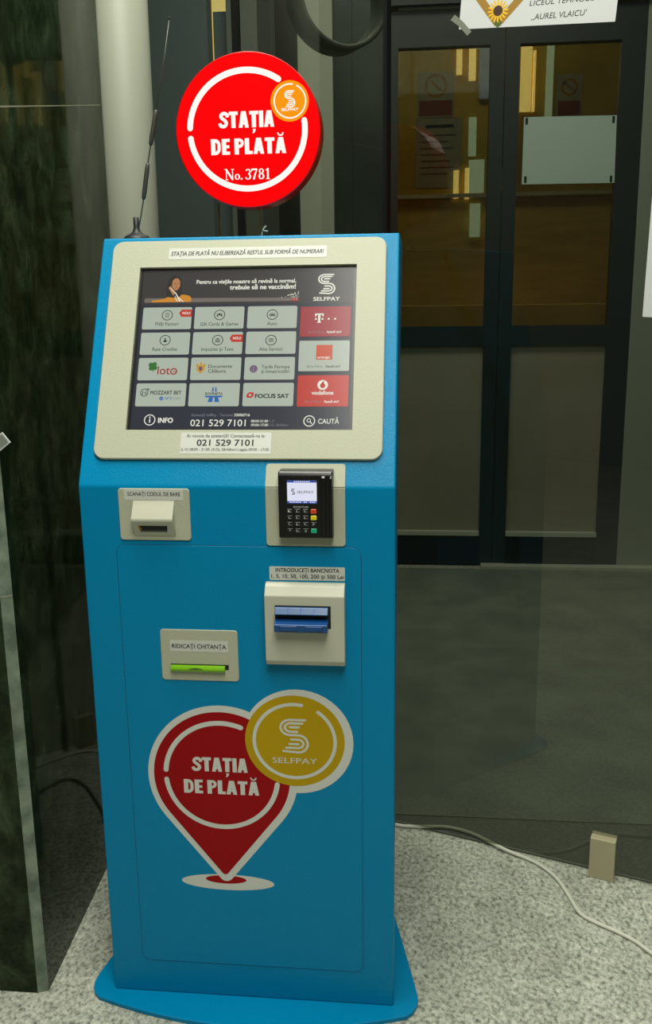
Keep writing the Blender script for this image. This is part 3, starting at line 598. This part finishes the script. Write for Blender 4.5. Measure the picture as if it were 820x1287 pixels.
# ---- labels on the bezel
FB = Frame(INC(0, 0, 6), INC.u, INC.v)
B = Art(FB); B.solid(rrect(-127, 373.4, 126.4, 393.2, 1, 2), 'label', .05, .35); B.text('STAȚIA DE PLATĂ NU ELIBEREAZĂ RESTUL SUB FORMĂ DE NUMERAR!', -123, 121, 380, 6.9, 'ink', .5, .016, slant=.16); B.build('notice_label', K, 'white strip label above the screen')
B = Art(FB); B.solid(rrect(-84.8, 49.4, 53.4, 83, 1, 2), 'label', .05, .35); B.text('Ai nevoie de asistență? Contactează-ne la:', -76, 44, 75.4, 5, 'ink', .5, .005); B.text('021 529 7101', -59.5, 26.5, 62.2, 9.6, 'ink', .5, .014); B.text('(L-V) 08:00 - 21:00; (S-D), Sărbători Legale 09:00 - 17:00', -83.4, 50.6, 54.4, 4, 'ink', .5, .006); B.build('assistance_label', K, 'white label with a telephone number below the screen')
# ---- barcode scanner
B = Art(FRONT); B.solid(rrect(-178.2, 810.3, -68.2, 890.2, 5), 'cream', 0, 2.4, .7); SC = B.build('barcode_scanner', K)
B = Art(FRONT); B.solid(rrect(-168.7, 872.6, -77.4, 889, 2.4), 'label', 2.4, 2.6); B.text('SCANAȚI CODUL DE BARE', -163.1, -82, 879.2, 5.6, 'ink', 2.8, .006); B.build('scanner_label', SC, 'white label reading SCANAȚI CODUL DE BARE')
hood = extr_x('scanner_hood', [(-.002, .8725), (-.0185, .8465), (-.0185, .8430), (-.0030, .8170), (-.002, .8170)], -.1556, -.0918, 'ivory_plastic', SC, bev=.0012)
SW = Frame((0, -.0185, .8430), (1, 0, 0), (0, -.0155, .026))   # on the hood's underside, v runs up to the lip
B = Art(SW); B.poly([(-146.5, -8.5), (-101, -8.5), (-103, -21), (-144.5, -21)][::-1], 'hole', .3); B.poly([(-146.5, -8.5), (-143, -8.5), (-141, -21), (-144.5, -21)][::-1], 'ochre_ink', .35); B.poly([(-144.5, -21), (-143.5, -17.5), (-102.5, -17.5), (-103, -21)][::-1], 'coil', .4); B.build('scanner_window', SC, 'dark scanning window')
# ---- receipt outlet
B = Art(FRONT); B.solid(rrect(-125, 583.6, -2.6, 667.6, 5), 'cream', 0, 2.4, .7); RC = B.build('receipt_outlet', K)
B = Art(FRONT); B.solid(rrect(-110, 631.8, -18.2, 650, 1.2, 3), 'label', 2.4, 2.6); B.text('RIDICAȚI CHITANȚA', -106.8, -21.2, 637.2, 6.6, 'ink', 2.8, .010); B.build('receipt_label', RC, 'white label reading RIDICAȚI CHITANȚA')
B = Art(FRONT); B.poly([(-110, 601.6), (-18, 602.8), (-18, 611), (-110, 611)], 'hole', 2.7); B.build('slot', RC, 'dark receipt slot')
lp = extr_x('slot_lip', [(-.002, .6095), (-.0075, .6085), (-.0095, .6045), (-.0080, .6005), (-.002, .5995)], -.1095, -.0235, 'green_plastic', RC, bev=.0008)
lp['label'] = 'glowing lime green slot lip'
B = Art(FRONT); B.poly([(-82+2*i, 604.8+2.6*math.sin(math.pi*i/13)) for i in range(14)], 'leaf_green', 9.9); B.build('finger_notch', RC)
# ---- card reader plate folded over the bend, and the terminal
for (fr, pts, nm) in ((FRONT, None, 'card_reader_plate'),):
    B = Art(FRONT)
    lowp = [(47, 893.2)] + [(47+(5-5*math.cos(math.radians(a))), 804+(5-5*math.sin(math.radians(a)))) for a in (0, 30, 60, 90)] + [(166-(5-5*math.sin(math.radians(a))), 804+(5-5*math.cos(math.radians(a)))) for a in (0, 30, 60, 90)] + [(166, 893.2)]
    B.solid(lowp, 'cream', 0, 2.4, .5)
    B.fr = INC; up = [(47, 0), (166, 0)] + [(166-(5-5*math.cos(math.radians(a))), 31+5*math.sin(math.radians(a))) for a in (0, 30, 60, 90)] + [(47+(5-5*math.sin(math.radians(a))), 31+5*math.cos(math.radians(a))) for a in (0, 30, 60, 90)]
    B.solid(up, 'cream', 0, 2.4, .5)
    B.build('card_reader_plate', K, 'ivory plate folded over the bend')
TF = Frame((0, -.016, 0), (1, 0, 0), (0, 0, 1))
tx0, tx1, tz0, tz1 = 68.5, 149.0, 819.5, 919.5
def kz(z): return 1160-(1160-z)*.98795
def kx(x): return 274.3-(274.3-x)*.98795
TB = extr_x('card_terminal', [(.030, tz0/1000), (-.016, tz0/1000), (-.016, (tz1-6)/1000), (-.012, tz1/1000), (.030, tz1/1000)], tx0/1000, tx1/1000, 'black', K, bev=.002)
TB['label'] = 'black card payment terminal with small screen and keypad'
B = Art(TF); x0, x1, z0, z1 = kx(79.8), kx(123.8), kz(869), kz(903.5)
B.poly(rrect(x0-1, z0-1, x1+1, z1+1, .8, 2), 'key_edge', .2); B.poly(rrect(x0, z0, x1, z1, 0), 't_white', .4); B.poly(rrect(x0, z1-3, x1, z1, 0), 't_blue', .5); B.poly(rrect(x0, z0, x1, z0+3.6, 0), 't_blue', .5)
s_mark(B, x0+6, z0+13, x0+11.5, z0+22, 'key_edge', .6); B.text('SELFPAY', x0+14.5, x0+39, z0+15, 4, 'ink', .6, .0); [B.stroke([(x0+10+3*k, z1-1.5), (x0+12.2+3*k, z1-1.5)], 1.3, 't_white', .6, cap=False) for k in range(8)]
[B.stroke([(x0+3+3*k, z0+1.8), (x0+5.2+3*k, z0+1.8)], 1.4, 't_white', .6, cap=False) for k in range(13) if k not in (6, 9)]; B.build('terminal_screen', TB, 'small lit white screen')
B = Art(TF); B.text('CASTLES', kx(92), kx(111), kz(862.4), 2.3, 'key_ink', .3, .01); B.ring(kx(90), kz(863.6), 1.2, .5, 'key_ink', .3); B.build('maker_mark', TB)
B = Art(TF); xg = 137.5
for i, x in enumerate((kx(90), kx(97.5), kx(105), kx(113))): B.poly(rrect(x-2, kz(908.4), x+2, kz(909.2), .3, 2), 'coil', .3)
B.build('status_lights', TB)
extr_x('card_slot_rail', [(-.013, (tz0+2)/1000), (-.021, (tz0+2)/1000), (-.021, (tz1-9)/1000), (-.013, (tz1-4)/1000)], .1445, .1488, 'black', TB, bev=.001)
extr_x('card_slot_rail', [(-.013, (tz0+2)/1000), (-.0185, (tz0+2)/1000), (-.0185, (tz1-9)/1000), (-.013, (tz1-4)/1000)], .1325, .1385, 'black', TB, bev=.001)
kxs = [kx(83), kx(94.8), kx(106.7), kx(118.8)]; kzs = [kz(857.1), kz(847.2), kz(837.2), kz(827.3)]
names = ['1', '2', '3', 'x', '4', '5', '6', '<', '7', '8', '9', 'F', '*', '0', '#', 'o']; subs = {'1': 'qz', '2': 'abc', '3': 'def', '4': 'ghi', '5': 'jkl', '6': 'mno', '7': 'prs', '8': 'tuv', '9': 'wxy', '0': 'sp'}
for i, nm in enumerate(names):
    c, r = i % 4, i//4; m = {'x': 'key_red', '<': 'key_yellow', 'o': 'key_green'}.get(nm, 'key_edge'); x, z = kxs[c], kzs[r]
    B = Art(TF); B.solid(rrect(x-4.3, z-3.4, x+4.3, z+3.4, 1.3, 3), m, 0, 1.6, .6)
    if m == 'key_edge':
        B.poly(rrect(x-3.5, z-2.6, x+3.5, z+2.6, .9, 3), 'black', 1.65)
        if nm in subs: B.text(nm, x-2.4, x-.3, z-1.4, 2.9, 'key_ink', 1.8, .01); B.text(subs[nm], x+.2, x+3, z-1.4, 1.3, 'key_ink', 1.8)
        else: B.text(nm, x-1.2, x+1.2, z-1.5, 3, 'key_ink', 1.8, .01)
    elif nm == 'x': B.stroke([(x-1.4, z-1.2), (x+1.4, z+1.2)], .4, 'red_ink', 1.75); B.stroke([(x-1.4, z+1.2), (x+1.4, z-1.2)], .4, 'red_ink', 1.75)
    elif nm == '<': B.stroke(rrect(x-1.8, z-1.2, x+1.8, z+1.2, 0)+[(x-1.8, z-1.2)], .4, 'ochre_ink', 1.75)
    else: B.ring(x, z, 1.4, .4, 'leaf_green', 1.75)
    B.build('key', TB, {'x': 'red cancel key', '<': 'yellow clear key', 'o': 'green confirm key'}.get(nm))
# ---- banknote acceptor
BN = extr_x('banknote_acceptor', [(0, .7475), (-.006, .7470), (-.011, .7435), (-.0205, .7305), (-.0205, .6275), (-.016, .6195), (0, .6165)], .0440, .1650, 'ivory_plastic', K, bev=.0011)
NF = Frame((0, -.0205, 0), (1, 0, 0), (0, 0, 1))
def nz(z): return 1160-(1160-z)*.98456
def nx(x): return 274.3-(274.3-x)*.98456
B = Art(NF); B.poly(rrect(nx(56.5), nz(673), nx(142.4), nz(709.4), 0), 'hole', .2); B.build('note_recess', BN, 'dark recess around the note slot')
xa, xb = nx(57.2)/1000, nx(138.6)/1000
q = extr_x('note_lip', [(-.0205, nz(707.5)/1000), (-.0235, nz(707)/1000), (-.031, nz(698.4)/1000), (-.030, nz(697)/1000), (-.0205, nz(697.6)/1000)], xa, xb, 'blue_plastic_pale', BN, bev=.0007); q['label'] = 'pale blue upper lip of the note slot'
q = extr_x('note_lip', [(-.0205, nz(689)/1000), (-.030, nz(687)/1000), (-.038, nz(684)/1000), (-.0375, nz(672.6)/1000), (-.036, nz(671.6)/1000), (-.0205, nz(671)/1000)], xa, xb, 'blue_plastic', BN, bev=.0008); q['label'] = 'deep blue lower lip of the note slot'
LF = Frame((0, -.0235, nz(707)/1000), (1, 0, 0), (0, .0075, (nz(707)-nz(698.4))/1000))
LF = Frame((0, -.031, nz(698.4)/1000), (1, 0, 0), (0, .0075, (nz(707)-nz(698.4))/1000))
B = Art(LF)
for x in (77.6, 97.3, 117.4): B.poly(rrect(nx(x)-.5, .5, nx(x)+.5, 11, 0), 't_blue', .3)
B.build('lip_ribs', BN)
L2 = Frame((0, -.0377, 0), (1, 0, 0), (0, -.0005, .0114))
L2.o = Vector((0, -.0377, 0))
B = Art(Frame((0, -.0383, 0), (1, 0, 0), (0, 0, 1)))
for (a, b) in ((66, 92), (105, 131)): B.solid(rrect(nx(a), nz(674.5)+.6, nx(b), nz(683)-.4, .6, 2), 'blue_plastic', -.5, 1.3, .4)
B.build('lip_pads', BN)
B = Art(FRONT); B.solid(rrect(50, 750.2, 164.6, 771.4, 1.4, 3), 'label', .95, 1.3); B.text('INTRODUCEȚI BANCNOTA', 59.6, 156.2, 763.2, 5.8, 'ink', 1.5, .012); B.text('1, 5, 10, 50, 100, 200 și 500 Lei', 52.8, 163, 753.4, 6, 'ink', 1.5, .008); B.build('banknote_label', K, 'white label reading INTRODUCEȚI BANCNOTA')
# ---- map-pin sticker and coin sticker
def pin(A, cx, cy, r, tip, mt, h, rt=6):
    d = cy-tip; a = math.asin(min(.999, r/d)); P = []
    st = math.degrees(a)
    # tangent points are at angle (270 +- (90 - a)) seen from the centre
    t1 = -st; t0 = 180+st
    P += [(cx+r*math.cos(math.radians(t1+(t0-t1)*i/60)), cy+r*math.sin(math.radians(t1+(t0-t1)*i/60))) for i in range(61)]
    cyt = tip+rt/math.sin(a)            # small circle rounding the tip
    for i in range(9):
        t = 180+st+(180-2*st)*i/8; P.append((cx+rt*math.cos(math.radians(t)), cyt+rt*math.sin(math.radians(t))))
    A.poly(P, mt, h)
B = Art(FRONT); B.poly(ell(-33.6, 227.6, 77.6, 14.4), 'white_sticker', .95); B.poly(ell(-36.6, 232.6, 34, 7.6), 'red_sticker', 1.0)
pin(B, -35.5, 419.8, 122, 222.5, 'white_sticker', 1.05, 12); B.poly(ell(87, 484, 88.8), 'white_sticker', 1.10)
pin(B, -37, 419.6, 111, 238.5, 'red_sticker', 1.15, 6)
rc = (-37, 420.6)
B.ring(*rc, 91, 8, 'white_sticker', 1.25, 68, 175.5); B.ring(*rc, 91, 8, 'white_sticker', 1.25, 186, 352.5)
B.block('STAȚIA', -84, 6, 427.4, 24.6, 'white_sticker', 1.25); B.block('DE PLATĂ', -99.6, 23.6, 388, 24.2, 'white_sticker', 1.25)
B.build('map_pin_sticker', K, 'red and white map pin sticker reading STAȚIA DE PLATĂ')
B = Art(FRONT); B.poly(ell(82.8, 485.2, 79.2, 77.4), 'gold_sticker', 1.35); B.ring(82.6, 485, 64.4, 5.6, 'white_sticker', 1.45, 79, 79+343-8, ry=62.6)
B.fr = FRONT; s_mark(B, 59, 466, 105.5, 523.5, 'white_sticker', 1.45); B.text('SELFPAY', 46.8, 118, 447, 9.4, 'white_sticker', 1.45, .004); B.build('coin_sticker', K, 'gold coin sticker reading SELFPAY')
# ---- round lit sign on a clear post
SY = .25; sx, sz, sr = -8.2, 1432.6, 119.2
SF = Frame((0, SY, 0), (1, 0, 0), (0, 0, 1))
SG = lathe('round_sign', [(sr/1000-.0015, 0), (sr/1000, .0015), (sr/1000, .004), (sr/1000, .046), (sr/1000-.001, .048)], (sx/1000, SY, sz/1000), (0, 1, 0), ['rim', 'rim_edge'], K, n=96, mats=[1, 1, 0, 1, 0])
SG['label'] = 'lit round red sign with white lettering and station number'
B = Art(SF); B.poly(ell(sx, sz, sr-1.4, n=96), 'sign_red', .3)
B.build('sign_face', SG)
B = Art(SF); rc = (-9, 1434.6)
B.ring(-9, 1433.6, 94.4, 9.4, 'sign_white', .6, 56, 176.5, ry=90.2); B.ring(-9, 1433.6, 94.4, 9.4, 'sign_white', .6, 187, 367.5, ry=90.2)
B.block('STAȚIA', -54.6, 35.6, 1437.3, 24.8, 'sign_white', .7); B.block('DE PLATĂ', -69.7, 54.2, 1396.6, 24.4, 'sign_white', .7)
# station number in a bookish serif face, drawn stroke by stroke
def ringv(A, cx, cy, rx, ry, thin, thick, mt, h, a0=0, a1=360, n=36):
    pts = ell(cx, cy, rx, ry, n, a0, a1) + ([ell(cx, cy, rx, ry, n)[0]] if a1-a0 >= 360 else [])
    ws = [thin+(thick-thin)*abs(math.cos(math.radians(a0+(a1-a0)*i/n)))**1.5 for i in range(len(pts))]
    A.stroke(pts, ws, mt, h, cap=False)
def serif(A, x, y, w): A.stroke([(x-w/2, y), (x+w/2, y)], .9, 'sign_white', .75, cap=False)
y0, y1 = 1357.4, 1374.2; W_ = 'sign_white'
B.stroke([(-45.6, y0), (-45.6, y1)], 1.3, W_, .7, cap=False); B.stroke([(-35.4, y0), (-35.4, y1)], 1.3, W_, .72, cap=False); B.stroke([(-46.2, y1), (-35.2, y0)], 3, W_, .74, cap=False)
serif(B, -45.2, y0+.4, 5); serif(B, -47, y1-.4, 4); serif(B, -35.2, y1-.4, 5)
ringv(B, -27.6, y0+4.6, 3.2, 3.9, 1, 2.5, W_, .7); B.poly(ell(-20.6, y0+1.3, 1.5, n=14), W_, .7)
ringv(B, -9.6, y1-4.5, 3.2, 3.6, 1.1, 2.8, W_, .7, -90, 160, 20); ringv(B, -9.8, y0+4.6, 3.7, 4.1, 1.1, 3, W_, .7, -165, 90, 22)
B.stroke([(-3.8, y1-1.3), (5.6, y1-1.3)], 2.4, W_, .7, cap=False); B.stroke([(-3.6, y1-1), (-3.6, y1-4.6)], 1.1, W_, .7, cap=False); B.stroke([(5.2, y1-1.6), (1.6, y0+7), (-.2, y0)], [1.6, 2.6, 3.2], W_, .72, cap=False)
ringv(B, 12.4, y1-4.2, 3, 3.4, 1.1, 2.4, W_, .7); ringv(B, 12.4, y0+4.6, 3.6, 4, 1.1, 2.8, W_, .72)
B.stroke([(23.2, y0), (23.2, y1)], 2.9, W_, .7, cap=False); serif(B, 23.2, y0+.4, 7); B.stroke([(19.6, y1-3), (23.4, y1-.4)], 1.2, W_, .7, cap=False)
B.build('sign_lettering', SG)
B = Art(SF); B.poly(ell(61.5, 1475, 31), 'sign_orange', .9); B.ring(62, 1475, 25.4, 2.2, W_, 1.1, 80, 80+343); s_mark(B, 53.4, 1466, 70.6, 1491, W_, 1.1); B.text('SELFPAY', 47.8, 75.4, 1460.4, 4, W_, 1.1, .02); B.build('sign_emblem', SG, 'orange coin emblem')
box('sign_post', -.0185, .0045, .262, .292, ZT-.002, 1.318, 'clear', K, bev=.001)
tube('sign_cable', [(.006, .275, ZT-.001), (.0075, .272, 1.2765), (.011, .27, 1.2825), (.015, .268, 1.2855), (.0095, .268, 1.279), (.018, .266, 1.2765)], .0011, 'white_cable', K, n=8)

# ================================================================== antenna on the kiosk top
ax, ay = -.2115, .28
AN = empty('antenna', (ax, ay, ZT)); tag(AN, 'thin black whip antenna on a round magnetic foot on the kiosk top', 'antenna')
def anp(o): return wpart(o, AN)
anp(lathe('magnetic_foot', [(.0235, 0), (.0235, .005), (.020, .0095), (.013, .0125), (.007, .017), (.0048, .024), (.0048, .040), (.003, .041)], (ax, ay, ZT), (0, 0, 1), 'rubber'))
pA = Vector((-.2035, ay, 1.303)); pB = Vector((-.1965, ay, 1.333)); pC = Vector((-.1855, ay, 1.392)); pD = Vector((-.1795, ay, 1.419)); pE = Vector((-.1665, ay, 1.475)); pF = Vector((-.137, ay, 1.613))
anp(tube('whip', [Vector((-.209, ay, 1.282)), pA, pB, pC, pD, pE], .0013, 'wire', n=8, smooth=0)); anp(tube('whip', [pE, pE.lerp(pF, .5)+Vector((.001, 0, 0)), pF], .0007, 'wire', n=8, smooth=0))
def coil(a, b): return anp(tube('coil_sleeve', [a, a.lerp(b, .06), a.lerp(b, .2), a.lerp(b, .8), a.lerp(b, .94), b], [.0018, .0034, .0040, .0040, .0034, .0018], 'coil', n=12, smooth=0))
coil(pB, pC); coil(pD, pE)
anp(lathe('whip_tip', [(.0008, -.002), (.0017, -.001), (.0017, .001), (.0008, .002)], pF, (.2, 0, 1), 'rubber', n=12))

# ================================================================== loose cables
wc = tube('white_cable', [(-.28, .83, .004), (-.22, .868, .004), (-.165, .852, .004), (-.08, .775, .004), (.05, .655, .004), (.15, .585, .004), (.229, .556, .005), (.262, .551, .006), (.30, .548, .0088), (.345, .549, .0088), (.392, .532, .0088), (.43, .503, .0088), (.457, .479, .0086), (.482, .464, .006), (.505, .452, .0045), (.535, .427, .004), (.562, .385, .004), (.578, .329, .004), (.590, .279, .004), (.611, .255, .004), (.65, .228, .004), (.68, .202, .004), (.702, .172, .004), (.76, .11, .004)], .0038, 'white_cable')
tag(wc, 'white power cable winding across the granite floor and under the smoked glass', 'cable')
bc = tube('black_cable', [(-.06, .43, .05), (-.07, .50, .012), (-.10, .58, .0045), (-.127, .63, .0045), (-.151, .678, .0045), (-.188, .718, .0045), (-.236, .691, .0045), (-.285, .615, .0045), (-.3175, .556, .0045), (-.328, .52, .0045)], .004, 'rubber')
tag(bc, 'black power cable on the floor behind the kiosk, mirrored in the polished marble', 'cable')

# ================================================================== papers
GF = Frame((.2331, .5597, 0), gd, (0, 0, 1)); off = 0.6
B = Art(Frame(Vector((.2331, .5597, 0))+gn*.0005, gd, (0, 0, 1)))
B.solid([(112, 1640.5), (388, 1618.5), (404, 1830), (128, 1852)], 'paper', .1, .5)
B.stroke([(128, 1716), (184, 1641)], 13, 'ochre_ink', .65, cap=False); B.stroke([(184, 1641), (243, 1695)], 13, 'ochre_ink', .65, cap=False)
for k in range(16):
    a = 2*math.pi*k/16; r0 = 17; B.poly([(184+6*math.cos(a-.2), 1662+6*math.sin(a-.2)), (184+r0*math.cos(a-.1), 1662+r0*math.sin(a-.1)), (184+(r0+3)*math.cos(a+.06), 1662+(r0+3)*math.sin(a+.06)), (184+6*math.cos(a+.3), 1662+6*math.sin(a+.3))], 'sun_yellow', .8)
B.poly(ell(184, 1662, 8.6, n=24), 'sun_dark', .9); B.poly([(176, 1643), (184, 1633), (192, 1642), (186, 1647)], 'leaf_green', .7)
B.text('LICEUL TEHNOLOGIC', 240, 378, 1662.5, 8.2, 'ink', .7, 0, slant=.18, rot=-.055); B.text("„AUREL VLAICU'", 244, 338, 1639.5, 9, 'ink', .7, 0, slant=.18, rot=-.05)
o = B.build('paper_notice'); tag(o, 'white paper notice with a sunflower drawing and handwriting taped high on the glass', 'notice')
B.v = []; B.f = []; B.mi = []; B.ms = []
B.poly([(96, 1658), (112, 1646), (128, 1628), (136, 1634), (120, 1652), (104, 1666)], 'tape', .9); t_ = B.build('tape_strip', o)
B = Art(Frame(Vector((.2331, .5597, 0))+gn*.0005, gd, (0, 0, 1)))
B.solid([(462, 1127), (672, 1112), (678, 1326), (466, 1341)], 'paper', .1, .5); B.stroke([(476, 1230), (560, 1224)], 3, 'd_blue', .6, cap=False); B.stroke([(476, 1200), (550, 1195)], 3, 'd_blue', .6, cap=False)
o = B.build('paper_sheet'); tag(o, 'white sheet of paper stuck to the glass at the right edge of the picture', 'paper sheet')
B = Art(Frame((0, YD-.021, 0), (1, 0, 0), (0, 0, 1)))
B.solid([(678, 1616), (1046, 1613), (1042, 1868), (679, 1872)], 'paper_blue', .1, .7)
for x, z in ((690, 1856), (1030, 1852), (692, 1634), (1032, 1628)): B.poly(rrect(x-5, z-13, x+5, z+13, 1), 'near_black', 1.0)
o = B.build('door_sheet'); tag(o, 'blank pale sheet with four black corner clips on the right door leaf', 'paper sheet')
def wallpaper(nm, pts, label, red, text):
    B = Art(Frame((0, 3.898, 0), (1, 0, 0), (0, 0, 1))); x0, z0, x1, z1 = pts
    B.solid(rrect(x0, z0, x1, z1, 0), 'paper_dim', .1, .8)
    if red:
        B.ring((x0+x1)/2, z1-(z1-z0)*.3, (x1-x0)*.28, 12, 'ochre_ink', 1.2); B.stroke([((x0+x1)/2-30, z1-(z1-z0)*.18), ((x0+x1)/2+30, z1-(z1-z0)*.42)], 10, 'ochre_ink', 1.2); B.poly(rrect(x0+8, z0+8, x1-8, z0+(z1-z0)*.38, 0), 'red_ink', 1.2)
    else:
        B.stroke([(x0+50, z1-40), (x1-40, z1-40)], 16, 'ink', 1.2, cap=False)
        for i in range(7): B.stroke([(x0+25, z1-85-32*i), (x1-30-(i*37 % 60), z1-85-32*i)], 6, 'coil', 1.2, cap=False)
    o = B.build(nm); tag(o, label, 'notice')
wallpaper('no_smoking_image', (248, 2098, 436, 2318), 'small sign with a circle and red band, left on the ochre wall behind the doors', True, '')
wallpaper('wall_notice', (240, 1746, 478, 2094), 'grey printed notice below the circle sign on the ochre wall', False, '')
wallpaper('no_smoking_image', (962, 2080, 1092, 2285), 'imitated glass reflection, drawn as a circle and red band above the blank pale door sheet', True, '')  # stands in for a reflection in the glass, built as a printed sheet
# round dark duct hanging high behind the glass
DU = lathe('round_duct', [(.128, 0), (.137, .003), (.137, .088), (.128, .091), (.124, .088), (.124, .003), (.128, 0)], (.018, 1.46, 1.965), (.52, -.85, 0), 'duct', n=64, caps=False); tag(DU, 'round dark grey duct collar hanging high behind the red sign', 'duct')
# card leaning out at the left edge of the pier
B = Art(Frame((-.338, -.030, .979), Vector((.80, 0, .60)), Vector((-.60, 0, .80))))
B.solid([(-60, -19), (0, -19), (0, 0), (-60, 0)], 'paper', -1, 1, .3); B.poly([(-58, -17), (-2, -17), (-2, -2), (-58, -2)], 'mid_grey', 1.1)
o = B.build('sign_plate'); tag(o, 'grey plate with white edge jutting in at the left edge of the picture', 'sign')
